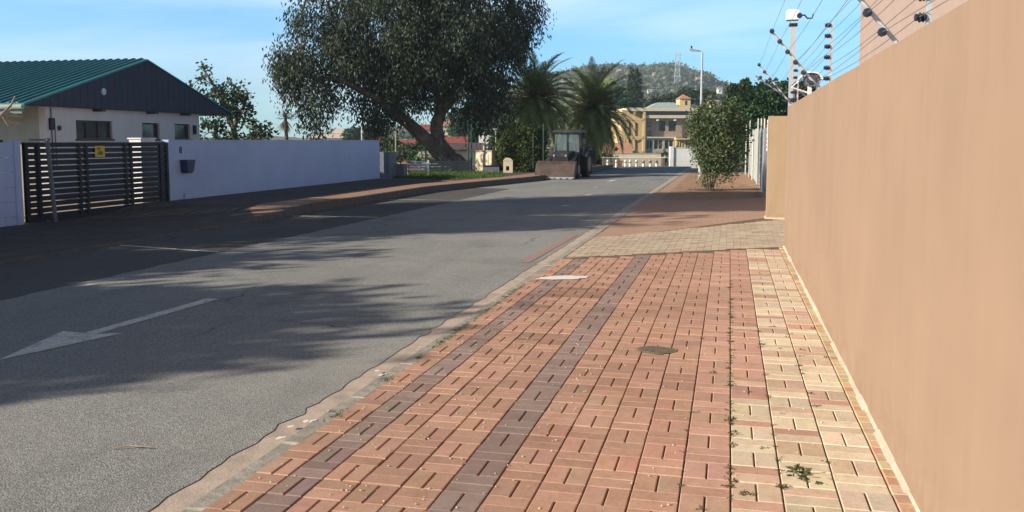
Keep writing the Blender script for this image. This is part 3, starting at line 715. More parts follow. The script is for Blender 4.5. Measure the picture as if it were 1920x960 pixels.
# windows with real depth: wall plate with openings, facing +x in local space rotated by the empty
def facade(width, height, holes, thick=.25):
    """plate in the x-z plane, front at y=0, holes (x0,x1,z0,z1)"""
    xs = sorted(set([0, width]+[h[0] for h in holes]+[h[1] for h in holes])); zs = sorted(set([0, height]+[h[2] for h in holes]+[h[3] for h in holes])); b = MB()
    for xa, xb in zip(xs, xs[1:]):
        run = None
        for za, zb in zip(zs, zs[1:]):
            m = ((xa+xb)/2, (za+zb)/2); hole = any(h[0] < m[0] < h[1] and h[2] < m[1] < h[3] for h in holes)
            if hole:
                if run is not None: b.box(xa, xb, 0, thick, run, za); run = None
            elif run is None: run = za
        if run is not None: b.box(xa, xb, 0, thick, run, height)
    return b
def window(parent, x0, x1, z0, z1, mull=2, frame=m_frame, y=.10, glass=m_glass, tr=0, fw=.05):
    b = MB(); b.box(x0, x1, y, y+.05, z0, z0+fw); b.box(x0, x1, y, y+.05, z1-fw, z1)
    for k in range(mull+1):
        xc = x0+(x1-x0-fw)*k/mull; b.box(xc, xc+fw, y+.001, y+.051, z0+fw, z1-fw)
    if tr: b.box(x0+fw, x1-fw, y+.002, y+.048, z0+(z1-z0)*tr, z0+(z1-z0)*tr+fw*.8)
    w = b.build('window', frame, parent)
    MB().box(x0+.01, x1-.01, y+.055, y+.07, z0+.01, z1-.01).build('pane', glass, w)
    return w

# apartment block at the end of the road (d ~ 140)
dA = 140; sA = dA/1690
O = D(1207, 264, dA); O.z = -3.4
def X_(px): return (px-1207)*sA
def Z_(py): return EYE+(264-py)*sA+3.4
t = thing('apartment_block', O, 'yellow and brown flat roofed apartment block at the end of the road', 'building', rz=YAW+R(4))
MB().box(0, X_(1320), .3, 12, 0, Z_(211)).build('core', m_brown, t)
hs = [(X_(1213), X_(1222), Z_(240), Z_(229)), (X_(1213), X_(1222), Z_(256), Z_(245)), (X_(1236), X_(1248), Z_(246), Z_(227)), (X_(1254), X_(1268), Z_(246), Z_(227))]
facade(X_(1280), Z_(222)-Z_(258), [(a, b_, z0-Z_(258), z1-Z_(258)) for a, b_, z0, z1 in hs], .29).build('upper_wall', m_brown, t, loc=(0, 0, Z_(258)))
for h in hs: window(t, *h, mull=1 if h[0] < 1.5 else 3, fw=.09, y=.12, frame=m_greyw if h[0] < 1.5 else m_frame, tr=.5)
hs2 = [(X_(1210), X_(1222), Z_(280), Z_(262)), (X_(1225), X_(1242), Z_(280), Z_(262)), (X_(1245), X_(1262), Z_(280), Z_(262)), (X_(1210), X_(1224), Z_(298), Z_(286)), (X_(1228), X_(1246), Z_(298), Z_(286))]
facade(X_(1264), Z_(259), hs2, .25).build('lower_wall', m_greyw, t, loc=(0, -.6, 0))
MB().box(0, X_(1264), -.35, .29, 0, Z_(259.5)).build('shop_interior', m_dark, t)
for h in hs2: 
    w = window(t, *h, mull=2, fw=.1, y=-.5, frame=m_greyw)
MB().box(-.3, X_(1266), -.9, -.05, Z_(259), Z_(256.5)).build('balcony_slab', m_cream, t)
MB().box(-2.9, X_(1322), -1.1, 12.4, Z_(209), Z_(203)).build('roof_slab', m_cream, t)
MB().box(.1, X_(1318), .2, 11, Z_(216), Z_(209)).build('clerestory', m_glass, t)
MB().box(-.1, X_(1320), -.8, .25, Z_(222), Z_(216.5)).build('fascia', m_cream, t)
for px in (1229, 1262): MB().box(X_(px), X_(px)+.3, -.75, -.45, Z_(227), Z_(224)).build('air_conditioner', m_plastic, t)
# sunlit yellow end bays with frames
b = MB()
for px in (1163, 1172, 1184, 1203): b.box(X_(px), X_(px)+.35, -1.0, -.6, 0, Z_(203)-.6)
for py in (208, 224, 257, 284): b.box(X_(1163), X_(1204), -1.05, -.55, Z_(py+2), Z_(py-1.5))
b.build('balcony_frame', m_yel, t)
MB().box(X_(1165), -.05, .8, 9, 0, Z_(210)).build('stair_bay', m_yel, t)
for z0, z1 in ((256, 230), (282, 262)):
    for px in (1174, 1187): window(t, X_(px), X_(px+8), Z_(z0), Z_(z1), mull=2, fw=.08, y=.72, tr=.5)
for px in (1266, 1282, 1297): window(t, X_(px), X_(px+11), Z_(283), Z_(264), mull=2, fw=.15, y=-1.2, frame=m_yel)
MB().box(X_(1264)+.05, X_(1312), -1.1, .28, 0, Z_(262)).build('shop_front', m_yel, t)
MB().box(X_(1262), X_(1316), -2.2, -.8, Z_(262), Z_(259)).build('awning', m_yel, t)
# green-roofed penthouse and turret behind
p1 = D(1216, 264, 156); p1.z = -3
t = thing('green_roofed_annex', p1, 'low building with green sheet roof and a yellow turret behind the block', 'building', rz=YAW); q = 156/1690
zz = lambda py: EYE+(264-py)*q+3
MB().box(0, 57*q, 0, 6, 0, zz(203)).build('wall', m_cream, t)
b = MB(); b.prism([(-.3, zz(203)), (1.5, zz(193)), (57*q-1, zz(193)), (57*q, zz(203))], 'y', -.5, 6); b.build('roof', m_greenroof, t)
MB().box(56*q, 76*q, -.6, 3, 0, zz(186)).build('turret', m_yel, t)
b = MB(); x0, x1 = 54*q, 78*q; xm = (x0+x1)/2; b.add([(x0, -.9, zz(186)), (x1, -.9, zz(186)), (x1, 3.3, zz(186)), (x0, 3.3, zz(186)), (xm, 1.2, zz(177))], [(0, 1, 4), (1, 2, 4), (2, 3, 4), (3, 0, 4), (3, 2, 1, 0)]); b.build('turret_roof', m_terra, t)
MB().box(66*q, 70*q, -.62, -.58, zz(198), zz(190)).build('turret_window', m_frame, t)

# simple pitched-roof houses in the valley and on the ridge
def far_house(px0, px1, py_eave, py_ridge, d, wall, roof, label, name='far_house', rz=0, ground=None, wins=3, flat=False, dep=6):
    s = d/1690; w = (px1-px0)*s; gz = -5.5 if ground is None else ground; O = D(px0, 264, d); O.z = gz
    ze = EYE+(264-py_eave)*s-gz; zr = EYE+(264-py_ridge)*s-gz
    t = thing(name, O, label, 'house', rz=YAW+rz)
    wz = ze-min(2.1, ze*.6); hs = []
    for k in range(wins):
        c_ = w*(k+.5)/wins; hw = min(.8, w/wins*.3); hs.append((c_-hw, c_+hw, wz, wz+min(1.2, ze*.35)))
    facade(w, ze, hs, .25).build('wall', wall, t); MB().box(.02, w-.02, .26, dep, 0, ze).build('wall_core', wall, t)
    for h in hs: window(t, *h, mull=2, fw=.07, y=.1, frame=m_whiteplain)
    b = MB()
    if flat: b.box(-.25, w+.25, -.3, dep+.3, ze, zr)
    else: b.prism([(-.5, ze-.1), (-.5, ze+.05), (dep/2, zr), (dep+.5, ze+.05), (dep+.5, ze-.1)], 'x', -.4, w+.4)
    b.build('roof', roof, t); return t
far_house(584, 640, 258, 251, 170, m_whiteplain, M('pale_roof', (.72, .6, .5), (.62, .5, .42), 1.5), 'white house with a low pale roof on the ridge above the white wall')
far_house(628, 652, 249, 241, 176, m_whiteplain, bpy.data.materials['pale_roof'], 'upper white house with chimney on the ridge', wins=2)
far_house(700, 712, 262, 256, 150, m_cream, m_red, 'small cream house at the right end of the ridge', wins=1)
far_house(752, 800, 270, 262, 110, m_redw, m_red, 'salmon pink house left of the leaning trunk')
far_house(738, 752, 268, 261, 118, m_whiteplain, m_greyw, 'small white house left of the salmon house', wins=1)
far_house(838, 872, 268, 256, 118, m_redw, m_red, 'salmon house with white framed windows right of the trunk', wins=2)
far_house(780, 812, 243, 233, 200, m_cream, m_red, 'red roofed house high up seen between the tree limbs', wins=3)
far_house(826, 850, 236, 227, 210, m_cream, m_terra, 'terracotta roofed house with white chimney high on the slope', wins=2)
far_house(846, 902, 281, 268, 92, m_cream, M('dark_tiles', (.12, .08, .08), (.08, .06, .06), 2), 'cream bungalow with dark tiled roof behind the mesh fence', wins=4)
far_house(902, 936, 270, 254, 104, m_whiteplain, m_whiteplain, 'white flat roofed house between the poles and the hedge', flat=True, wins=3)
far_house(790, 835, 292, 284, 74, m_cream, m_greyw, 'low pale shed behind the leaning trunk', wins=2, ground=-4)
far_house(1143, 1181, 290, 268, 120, M('orange_plaster', (.68, .36, .14), (.6, .32, .12), 2), m_terra, 'small orange house between the second palm and the block', wins=2, ground=-2.5)
far_house(1338, 1357, 193, 188, 190, m_whiteplain, m_greyw, 'white roofed house poking out above the shrub', wins=2, ground=5.5, flat=True)
for i, (px, py, d) in enumerate([(1163, 143, 640), (1240, 158, 600), (1300, 168, 560), (1345, 165, 560), (1215, 168, 520)]):
    far_house(px, px+7, py+3, py, d, m_whiteplain, m_greyw, ['tiny white house highest on the hill', 'tiny pale house halfway up the hill left of the pylon', 'pale house on the hill just right of the pylon', 'rightmost tiny house on the hill', 'lowest tiny house on the left hillside'][i], wins=1, ground=EYE+(264-py-6)*d/1690-2, flat=True)

# low walls and white posts at the bend
t = thing('white_garden_wall', D(1262, 264, 76)+Vector((0, 0, -EYE-.7)), 'bright white low wall at the end of the road', 'wall', rz=YAW)
q = 76/1690; MB().box(0, 26*q*1.9, 0, .25, 0, 1.9).build('wall_panel', m_whiteplain, t); MB().box(-.25, .05, -.1, .4, 0, 2.02).build('end_post', m_whiteplain, t)
MB().box(-.05, 26*q*1.9+.05, -.04, .29, 1.903, 1.96).build('coping', m_cream, t)
t = thing('beige_garden_wall', D(1090, 264, 80)+Vector((0, 0, -EYE-.4)), 'long beige garden wall behind the second palm', 'wall', rz=YAW)
q = 80/1690; MB().box(0, 150*q, 0, .25, -1, 1.05).build('wall_panel', m_cream, t); MB().box(-.05, 150*q, -.05, .3, 1.053, 1.12).build('coping', m_greyw, t)
wp = None
for i, px in enumerate([1173, 1182, 1194, 1207, 1220, 1232, 1156, 1140]):
    p0 = D(px, 264, 63); 
    if wp is None:
        wp = thing('white_bollard', (p0.x, p0.y, -.25), '', 'bollard', group='white posts along the bend'); MB().tube([(0, 0, 0), (0, 0, .62), (0, 0, .7)], [.09, .085, .05], 10).build('post', m_whiteplain, wp); MB().tube([(0, 0, .5), (0, 0, .56)], [.094, .094], 10).build('band', m_dark, wp); o = wp
    else: o = copy_tree(wp)
    o.location = (p0.x, p0.y, -.22); o['label'] = ['third', 'fourth', 'fifth', 'sixth', 'seventh', 'rightmost', 'second', 'leftmost'][i]+' of the short white posts along the far bend'
t = thing('railing', D(1130, 264, 66)+Vector((0, 0, -EYE-.2)), 'low slatted railing behind the row of white posts', 'railing', rz=YAW); b = MB(); q = 66/1690
for k in range(46): b.box(k*.1*1.0, k*.1+.04, 0, .03, 0, .75)
b.build('slats', m_brown, t); MB().box(-.05, 4.65, -.02, .05, .75, .82).build('top_rail', m_whiteplain, t)
# parked white car glimpsed by the lamp (only its side shows through the shrub)

# ================================================================== BENCH, BOXES, FENCE LEFT OF THE TRACTOR
p0 = G(783, 336); t = thing('bench', (p0.x, p0.y, 0), 'white framed bench with blue grey boards beside the white wall', 'bench', rz=YAW+R(6))
b = MB()
for k in range(3): b.box(-.48, .48, .16, .19, .48+k*.13, .59+k*.13)
b.build('backrest', m_bluepanel, t)
b = MB()
for k in range(3): b.box(-.5, .5, -.22+k*.125, -.11+k*.125, .40, .43)
b.build('seat', m_bluepanel, t)
for sx in (-.5, .5):
    b = MB(); b.box(sx-.045, sx+.045, .10, .17, .0, .92); b.box(sx-.045, sx+.045, -.27, -.2, 0, .44); b.box(sx-.03, sx+.03, -.26, .17, .35, .4); b.build('leg', m_whiteplain, t)
for i, (px, py, r_, lab) in enumerate([(752, 333, .27, 'large pale boulder left of the bench'), (764, 334, .16, 'small white painted rock against the bench leg'), (886, 325, .2, 'upright white painted stone right of the trunk'), (906, 328, .2, 'white painted stone at the foot of the cream box')]):
    p0 = G(px, py); b = MB(); z_ = 1.5 if i == 2 else 1.0
    b.ball((0, 0, r_*.55*z_), (r_*(.7 if i > 1 else 1.2), r_*.8, r_*z_), 9, 6, .12); tag(b.build('rock', m_whiteplain if i else M('rock_cream', (.62, .55, .43), (.45, .38, .3), 5, bmp=.4), loc=None), lab, 'rock'); o = bpy.context.scene.objects[-1] if False else None
    ob = [x for x in COL.objects if x.name.startswith('rock')][-1]; ob.location = (p0.x, p0.y, 0)
# blue-grey low wall and mesh fence posts
pA, pB = G(803, 331), G(884, 330)
t = thing('boarded_fence', (pA.x, pA.y, 0), 'low blue grey boarded fence behind the trunk', 'fence', rz=math.atan2(pB.y-pA.y, pB.x-pA.x)); L_ = (pB-pA).length
b = MB()
for k in range(5): b.box(0, L_, 0, .03, .05+k*.15, .18+k*.15)
b.build('boards', M('grey_boards', (.11, .135, .15), (.085, .105, .12), 3), t)
for k in range(4): MB().box(k*L_/3-.03, k*L_/3+.03, .031, .08, 0, .95).build('post', m_dark, t)
gp = None
for i, (px, top) in enumerate([(798, 268), (828, 262), (878, 232), (884, 232), (1000, 250), (1019, 232)]):
    d = 46.5; p0 = D(px, 264, d); z1 = EYE+(264-top)*d/1690
    if gp is None:
        gp = thing('mesh_fence_post', (p0.x, p0.y, 0), '', 'fence post', group='dark mesh fence posts behind the verge'); MB().tube([(0, 0, 0), (0, 0, 1)], .035, 8).build('shaft', M('green_post', (.03, .07, .06), (.04, .09, .08), 4), gp); MB().box(-.05, .05, -.05, .05, 0, .02).build('base_plate', m_dark, gp); o = gp
    else: o = copy_tree(gp)
    o.location = (p0.x, p0.y, 0); o.scale = (1, 1, z1)
    o['label'] = ['dark fence post just right of the bench', 'dark fence post left of the trunk base', 'tall dark post right of the trunk, first of a close pair', 'tall dark post right of the trunk, second of a close pair', 'dark post in front of the clipped hedge', 'tallest dark post left of the backhoe cab'][i]
p0 = G(906, 329); t = thing('substation_box', (p0.x, p0.y, 0), 'cream rendered box right of the big tree, its side in shade', 'utility box', rz=YAW-R(28))
MB().box(-.46, .5, 0, 1.1, 0, 1.24).build('body', m_cream, t); MB().box(-.5, .54, -.04, 1.14, 1.243, 1.3).build('lid', m_greyw, t)
MB().box(-.3, .3, -.025, -.002, .12, 1.1).build('door', m_cream, t)
p0 = G(922, 331); t = thing('dark_cabinet', (p0.x, p0.y, 0), 'squat dark grey cabinet in front of the cream box', 'cabinet', rz=YAW)
MB().bevbox(-.42, .38, 0, .5, 0, .52, .06).build('body', m_gatepost, t); MB().box(-.44, .4, -.02, .52, .521, .56).build('lid', m_dark, t); MB().box(-.1, .1, -.02, -.002, .2, .3).build('handle', m_steel, t)
p0 = G(951, 331); t = thing('concrete_bin', (p0.x, p0.y, 0), 'pale concrete bin with a dark arched opening by the hedge', 'bin', rz=YAW)
b = facade(.48, .8, [(.14, .3, .3, .52)], .3); b.build('body', m_cream, t, loc=(-.2, 0, 0)); MB().box(-.19, .27, .301, .5, 0, .79).build('liner', m_dark, t)
b = MB(); b.prism([(-.22, .80), (-.05, .95), (.16, .92), (.3, .80)], 'y', -.02, .5); b.build('lid', m_cream, t)
p0 = G(728, 342); t = thing('stone_plinth', (-14.55, 37.15, 0), 'dark stepped pillar ending the white wall', 'pillar')
MB().box(-.25, .3, -.55, .35, 0, 1.32).build('shaft', m_gatepost, t); MB().box(-.2, .62, .35, .8, 0, .78).build('step', m_gatepost, t)

# ================================================================== BACKHOE LOADER
p0 = G(1060, 336); t = thing('backhoe_loader', (p0.x-.3, p0.y+1.6, 0), 'dark backhoe loader parked facing the camera with a rusty front bucket', 'backhoe', rz=YAW-R(17))
# local: front towards -y
b = MB(); prof = [(-1.75, .06), (-1.78, .16), (-1.45, .72), (-1.18, .86), (-1.15, .80), (-1.2, .2), (-1.35, .08)]
b.prism([(y_-.45, z) for y_, z in prof], 'x', -.95, .95); b.build('bucket', m_rust, t)
bk = [c for c in t.children][-1]
b = MB(); b.box(-.97, .97, -2.26, -2.2, .03, .13); b.build('cutting_edge', m_steel, bk)
for k in range(7):
    x = -.9+k*.3; b = MB(); b.prism([(x-.04, -2.25), (x+.04, -2.25), (x+.02, -2.37), (x-.02, -2.37)], 'z', .05, .09); b.build('tooth', m_steel, bk)
for sx in (-.55, .55):
    b = MB(); b.tube([(sx, -1.7, .45), (sx, -1.05, .78), (sx, .1, 1.18)], [.08, .09, .09], 6); b.build('loader_arm', m_mach, t)
    b = MB(); b.tube([(sx*.85, -.9, .55), (sx*.85, -.1, .8)], .045, 6); b.build('lift_cylinder', m_steel, t)
b = MB(); b.prism([(-1.05, .55), (-1.05, 1.12), (-.95, 1.22), (.35, 1.32), (.35, .5)], 'x', -.36, .36); b.build('bonnet', m_mach, t); bn = t.children[-1]
b = MB(); 
for k in range(6): b.box(-.27, .27, -1.075, -1.052, .62+k*.08, .66+k*.08)
b.build('grille', m_dark, bn)
for sx in (-.29, .29): 
    b = MB(); b.tube([(sx, -1.06, 1.1), (sx, -1.09, 1.1)], [.055, .05], 10); b.build('headlight', m_steel, bn)
MB().tube([(.2, -.4, 1.2), (.2, -.4, 1.75)], .03, 8).build('exhaust', m_dark, t)
MB().box(-.42, .42, -.9, 2.1, .45, .62).build('chassis', m_mach, t)
# cab: corner posts, roof, sills, seat, glass
b = MB()
for sx in (-.62, .62):
    b.tube([(sx, .35, .95), (sx*.92, .48, 2.2)], .045, 6); b.tube([(sx, 1.55, .95), (sx*.92, 1.5, 2.2)], .045, 6); b.box(sx-.03, sx+.03, .35, 1.55, .9, 1.12)
b.box(-.62, .62, .32, .4, .95, 1.25); b.box(-.025, .025, .36, .4, 1.25, 2.2); b.box(-.62, .62, 1.52, 1.58, .95, 1.2)
b.build('cab_frame', m_mach, t)
MB().bevbox(-.70, .70, .25, 1.68, 2.2, 2.33, .04).build('cab_roof', m_mach, t)
mg, tt, bb = new_mat('cab_glass'); bb.inputs['Base Color'].default_value = (.5, .62, .66, 1); bb.inputs['Roughness'].default_value = .05; bb.inputs['Transmission Weight'].default_value = .85; bb.inputs['IOR'].default_value = 1.05
MB().box(-.56, .56, .41, .415, 1.26, 2.19).build('windscreen', mg, t); MB().box(-.56, .56, 1.585, 1.59, 1.2, 2.18).build('rear_window', mg, t)
b = MB(); b.bevbox(-.25, .25, .9, 1.3, 1.1, 1.25, .04); b.bevbox(-.25, .25, 1.25, 1.38, 1.2, 1.75, .04); b.build('seat', m_dark, t)
b = MB(); pts = [(math.cos(a)*.19, .72+math.sin(a)*.12, 1.42+math.sin(a)*.13) for a in np.linspace(0, 2*math.pi, 17)]; b.tube(pts, .018, 5); b.tube([(0, .72, 1.42), (0, .5, 1.0)], .025, 5); b.build('steering_wheel', m_dark, t)
def wheel(parent, x, y, r, w):
    b = MB(); s_ = w/2; b.tube([(x-s_, y, r), (x-s_*.75, y, r), (x+s_*.75, y, r), (x+s_, y, r)], [r*.86, r, r, r*.86], 22)
    for k in range(18):
        a = 2*math.pi*k/18; m = Matrix.Translation((x, y, r)) @ Matrix.Rotation(a, 4, 'X') ; b.box(-s_*.9, s_*.9, -.025, .025, r*.96, r*1.035, mat=m)
    w_ = b.build('wheel', m_tyre, parent); MB().tube([(x-s_*1.02, y, r), (x+s_*1.02, y, r)], [r*.55, r*.55], 18).build('rim', m_rim, w_); return w_
for sx in (-1, 1): wheel(t, sx*.78, 1.15, .66, .36); wheel(t, sx*.68, -.55, .42, .27)
for sx in (-1, 1):
    b = MB(); b.prism([(.5, 1.05), (.75, 1.4), (1.55, 1.42), (1.85, 1.1), (1.8, 1.05), (1.5, 1.34), (.8, 1.33), (.55, 1.0)], 'x', sx*.78-.2, sx*.78+.2); b.build('mudguard', m_mach, t)
for sx in (-1, 1):
    b = MB(); b.tube([(sx*.62, .4, 1.75), (sx*.85, .3, 1.78)], .012, 5); b.box(sx*.88-.07, sx*.88+.07, .28, .31, 1.62, 1.9); b.build('mirror', m_dark, t)
b = MB(); b.tube([(.1, 2.1, .7), (.25, 2.9, 1.3), (.3, 2.3, 2.5)], [.14, .13, .1], 6); b.tube([(.3, 2.3, 2.5), (.35, 3.2, 1.5)], [.1, .08], 6); b.build('boom', m_mach, t)
b = MB(); b.prism([(3.0, 1.5), (3.4, 1.55), (3.45, 1.0), (3.1, .9)], 'x', .15, .55); b.build('digging_bucket', m_rust, t)
b = MB(); b.box(-.9, -.75, 2.0, 2.15, .1, .9); b.box(.75, .9, 2.0, 2.15, .1, .9); b.box(-.9, .9, 2.02, 2.12, .55, .7); b.build('stabiliser', m_mach, t)

# ================================================================== LEFT HOUSE
HX = -20.0; yw0, yw1 = 23.23, 31.32
t = thing('bungalow', (HX, yw0, 0), 'bungalow with teal ribbed roof and dark gable behind the slatted gate', 'house', rz=R(90))
# local frame: +x along the street (world +y), -y faces the street (world +x)
def hw(px, py): p = onX(px, py, HX); return p.y-yw0, p.z
wins = []
for a, b_, top in ((142, 210, 225), (266, 299, 230), (327, 356, 232)):
    x0, z1 = hw(a, top); x1, _ = hw(b_, top); wins.append((x0, x1, 1.86, z1-.0))
facade(yw1-yw0, 2.86, wins, .25).build('wall', m_house, t)
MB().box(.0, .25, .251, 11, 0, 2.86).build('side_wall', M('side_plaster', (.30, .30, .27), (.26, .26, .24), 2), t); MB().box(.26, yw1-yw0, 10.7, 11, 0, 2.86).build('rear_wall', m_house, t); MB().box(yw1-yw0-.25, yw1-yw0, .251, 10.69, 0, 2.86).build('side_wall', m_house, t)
MB().box(.26, yw1-yw0-.26, .6, .7, 0, 2.8).build('curtain_lining', m_dark, t)
for i, h in enumerate(wins):
    w = window(t, *h, mull=3 if i == 0 else 1, fw=.05, y=.08, tr=0 if i else 0)
    MB().box(h[0]-.05, h[1]+.05, -.05, .08, h[2]-.06, h[2]-.004).build('window_sill', m_frame, t)
MB().box(-.035, -.003, 1.8, 2.9, 0, 2.1).build('side_door', m_frame, t)
ye0, ye1 = 22.05-yw0, 33.1-yw0; yr = 27.67-yw0; zr = 4.60; ze = 2.86
# gable boards (overhang .35 beyond the wall)
b = MB(); n_ = 34
for k in range(n_):
    a, c = ye0+(ye1-ye0)*k/n_, ye0+(ye1-ye0)*(k+1)/n_
    def zt_(x): return ze+(zr-ze)*(1-abs(x-yr)/((yr-ye0) if x < yr else (ye1-yr)))-.02
    b.add([(a+.006, -.36, ze-.02), (c-.006, -.36, ze-.02), (c-.006, -.36, max(zt_(c), ze)), (a+.006, -.36, max(zt_(a), ze)), (a+.006, -.33, ze-.02), (c-.006, -.33, ze-.02), (c-.006, -.33, max(zt_(c), ze)), (a+.006, -.33, max(zt_(a), ze))],
          [(0, 1, 2, 3), (7, 6, 5, 4), (0, 3, 7, 4), (1, 5, 6, 2), (3, 2, 6, 7), (0, 4, 5, 1)])
b.add([(ye0, -.329, ze-.02), (ye1, -.329, ze-.02), (yr, -.329, zr-.03)], [(0, 1, 2)])
b.build('gable', m_gable, t)
MB().box(ye0, ye1, -.33, .0, ze-.04, ze-.02).build('soffit', m_gable, t)
vx, vz = hw(175, 172); b = MB(); b.tube([(vx, -.40, vz), (vx, -.36, vz)], [.11, .12], 14); b.build('gable_vent', m_steel, t)
# ribbed teal roof: two slopes with ribs running down them
def slope(xa, za, xb, zb):
    b = MB(); prof = []; y_ = -.42; per = .305
    while y_ < 11.4: prof += [(y_, .0), (y_+per*.62, .012), (y_+per*.72, .055), (y_+per*.9, .055), (y_+per*.985, .0)]; y_ += per
    n = len(prof); vs = [(xa, p, za+h) for p, h in prof]+[(xb, p, zb+h) for p, h in prof]+[(xa, p, za-.05) for p, h in prof]+[(xb, p, zb-.05) for p, h in prof]
    fs = [(i, i+1, n+i+1, n+i) for i in range(n-1)]+[(2*n+i, 3*n+i, 3*n+i+1, 2*n+i+1) for i in range(n-1)]+[(i, 2*n+i, 2*n+i+1, i+1) for i in range(n-1)]+[(n+i, n+i+1, 3*n+i+1, 3*n+i) for i in range(n-1)]+[(0, n, 3*n, 2*n)]
    return b.add(vs, fs)
slope(ye0-.12, ze-.0, yr, zr).build('roof', m_teal, t); slope(ye1+.12, ze-.0, yr, zr).build('roof', m_teal, t)
b = MB(); b.tube([(ye0-.16, -.4, ze-.09), (ye0-.16, 11, ze-.09)], .07, 8); b.build('gutter_pipe', M('gutter_green', (.30, .38, .33), (.26, .33, .3), 4), t)
MB().box(ye0-.09, ye0-.04, -.3, 11, ze-.28, ze-.02).build('fascia_board', M('fascia_green', (.16, .24, .21), (.14, .2, .18), 3), t)
def wb(px, py): p = onX(px, py, HX); return p.y-yw0, p.z
x, z = wb(95, 231); MB().bevbox(x-.09, x+.09, -.09, -.002, z-.2, z+.15, .01).build('meter_box', m_dark, t); MB().tube([(x, -.03, 2.8), (x, -.03, 1.0)], .015, 5).build('conduit', m_frame, t)
MB().tube([(x+.14, -.03, z-.1), (x+.14, -.03, 1.0)], .012, 5).build('conduit', m_frame, t)
x, z = wb(110, 240); MB().bevbox(x-.05, x+.05, -.06, -.002, z-.07, z+.07, .01).build('switch_box', m_dark, t)
x, z = wb(363, 243); b = MB(); b.box(x-.05, x+.05, -.1, -.002, z-.18, z+.16); b.build('wall_lamp', m_dark, t)
for px in (177, 277, 340):
    x, z = wb(px, 208); MB().box(x-.09, x+.09, -.36, -.002, ze-.12, ze-.045).build('rafter_end', m_frame, t)

# white wall, gate and gate furniture
GX = -14.6
t = thing('white_boundary_wall', (GX, 21.38, 0), 'long smooth white boundary wall right of the slatted gate', 'wall')
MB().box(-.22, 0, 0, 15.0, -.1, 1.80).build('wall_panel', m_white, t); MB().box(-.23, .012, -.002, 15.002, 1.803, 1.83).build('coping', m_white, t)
t = thing('precast_wall', (GX, 16.2, 0), 'white precast panel wall left of the slatted gate', 'wall')
for k in range(6):
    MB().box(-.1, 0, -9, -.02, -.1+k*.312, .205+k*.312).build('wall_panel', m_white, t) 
for yy_ in (-.22, -2.1, -4.0): MB().box(-.14, .035, yy_, yy_+.16, -.1, 1.8).build('post', m_white, t)
t = thing('sliding_gate', (GX-.05, 16.32, 0), 'dark slatted sliding gate in front of the bungalow', 'gate')
L_ = 5.04; b = MB(); 
for k in range(13): z = .10+k*.130; b.box(-.02, .02, .0, L_, z, z+.103)
b.build('slats', m_dark, t)
b = MB()
for yy_ in (0, .35, 1.62, 1.86, 3.26, 3.48, 4.7, 4.96): b.box(-.045, .045, yy_, yy_+.08, .06, 1.76)
b.box(-.046, .046, 0, L_, .04, .1); b.box(-.046, .046, 0, L_, 1.72, 1.765); b.build('frame', m_dark, t)
for yy_ in (.6, 3.9): 
    b = MB(); b.tube([(-.03, yy_, .045), (.03, yy_, .045)], .045, 12); b.build('roller', m_steel, t)
MB().box(-.1, .1, .0, L_, -.02, .015).build('rail', m_steel, t)
t = thing('gate_post', (GX+.2, 16.75, 0), 'leaning grey steel guide post in front of the gate', 'post')
MB().tube([(0, .12, -.05), (0, -.02, 1.86)], .045, 10).build('shaft', m_gatepost, t); MB().box(-.08, .08, -.1, .2, -.02, .02).build('base_plate', m_steel, t); MB().box(-.42, .04, -.06, .04, 1.80, 1.84).build('guide_bracket', m_gatepost, t)
t = thing('gate_pillar', (GX-.45, 21.0, 0), 'white capped pillar behind the right end of the gate', 'pillar')
MB().box(-.25, .1, -.3, .3, -.1, 1.84).build('shaft', m_whiteplain, t); MB().box(-.28, .13, -.33, .33, 1.843, 1.88).build('cap', m_whiteplain, t)
t = thing('gate_motor_pillar', (GX-.6, 15.9, 0), 'white pillar with black box at the left end of the gate', 'pillar')
MB().box(-.2, .15, -.35, .0, -.1, 1.8).build('shaft', m_whiteplain, t); MB().box(-.1, .15, .02, .3, 1.3, 1.82).build('motor_box', m_dark, t)
# sign on the gate
p = onX(187, 283, GX); t = thing('warning_sign', (p.x, p.y, p.z), 'small yellow warning sign on the top slats of the gate', 'sign')
MB().bevbox(0, .008, -.17, .17, -.14, .12, .001).build('board', m_yellow, t); b = MB(); b.prism([(-.09, .08), (.02, .085), (.0, .03), (-.07, .02)], 'x', .0085, .011); b.prism([(-.10, -.06), (-.02, .0), (.06, -.0), (.11, -.05), (.09, -.09), (-.09, -.09)], 'x', .0085, .011); b.build('dog_symbol', M('sign_olive', (.25, .2, .02), (.2, .16, .02), 9), t)
p = onX(338, 282, GX); t = thing('house_number', (GX+.01, p.y, p.z), 'black numeral 8 on the white wall above the letterbox', 'number')
text('8', .26, m_dark, t, (.004, 0, 0), (R(90), 0, R(90)), 'numeral')
p = onX(345, 312, GX); t = thing('letterbox', (GX, p.y, p.z), 'dark blue tapered letterbox hung on the white wall', 'letterbox')
b = MB(); b.prism([(-.19, .16), (.21, .16), (.13, -.14), (.02, -.19), (-.15, -.16)], 'x', .002, .22); b.build('body', m_blue, t); MB().box(.002, .24, -.2, .22, .162, .18).build('lid', m_blue, t)
b = MB(); b.box(.222, .226, -.1, .1, .06, .075); b.build('slot', m_dark, t)
p = onX(345, 377, GX); tag(MB().tube([(0, 0, 0), (0, 0, .36)], .018, 6).build('conduit_stub', m_steel, loc=None), 'thin grey conduit stub at the foot of the white wall', 'pipe'); COL.objects[-1].location = (GX+.03, p.y, 0)

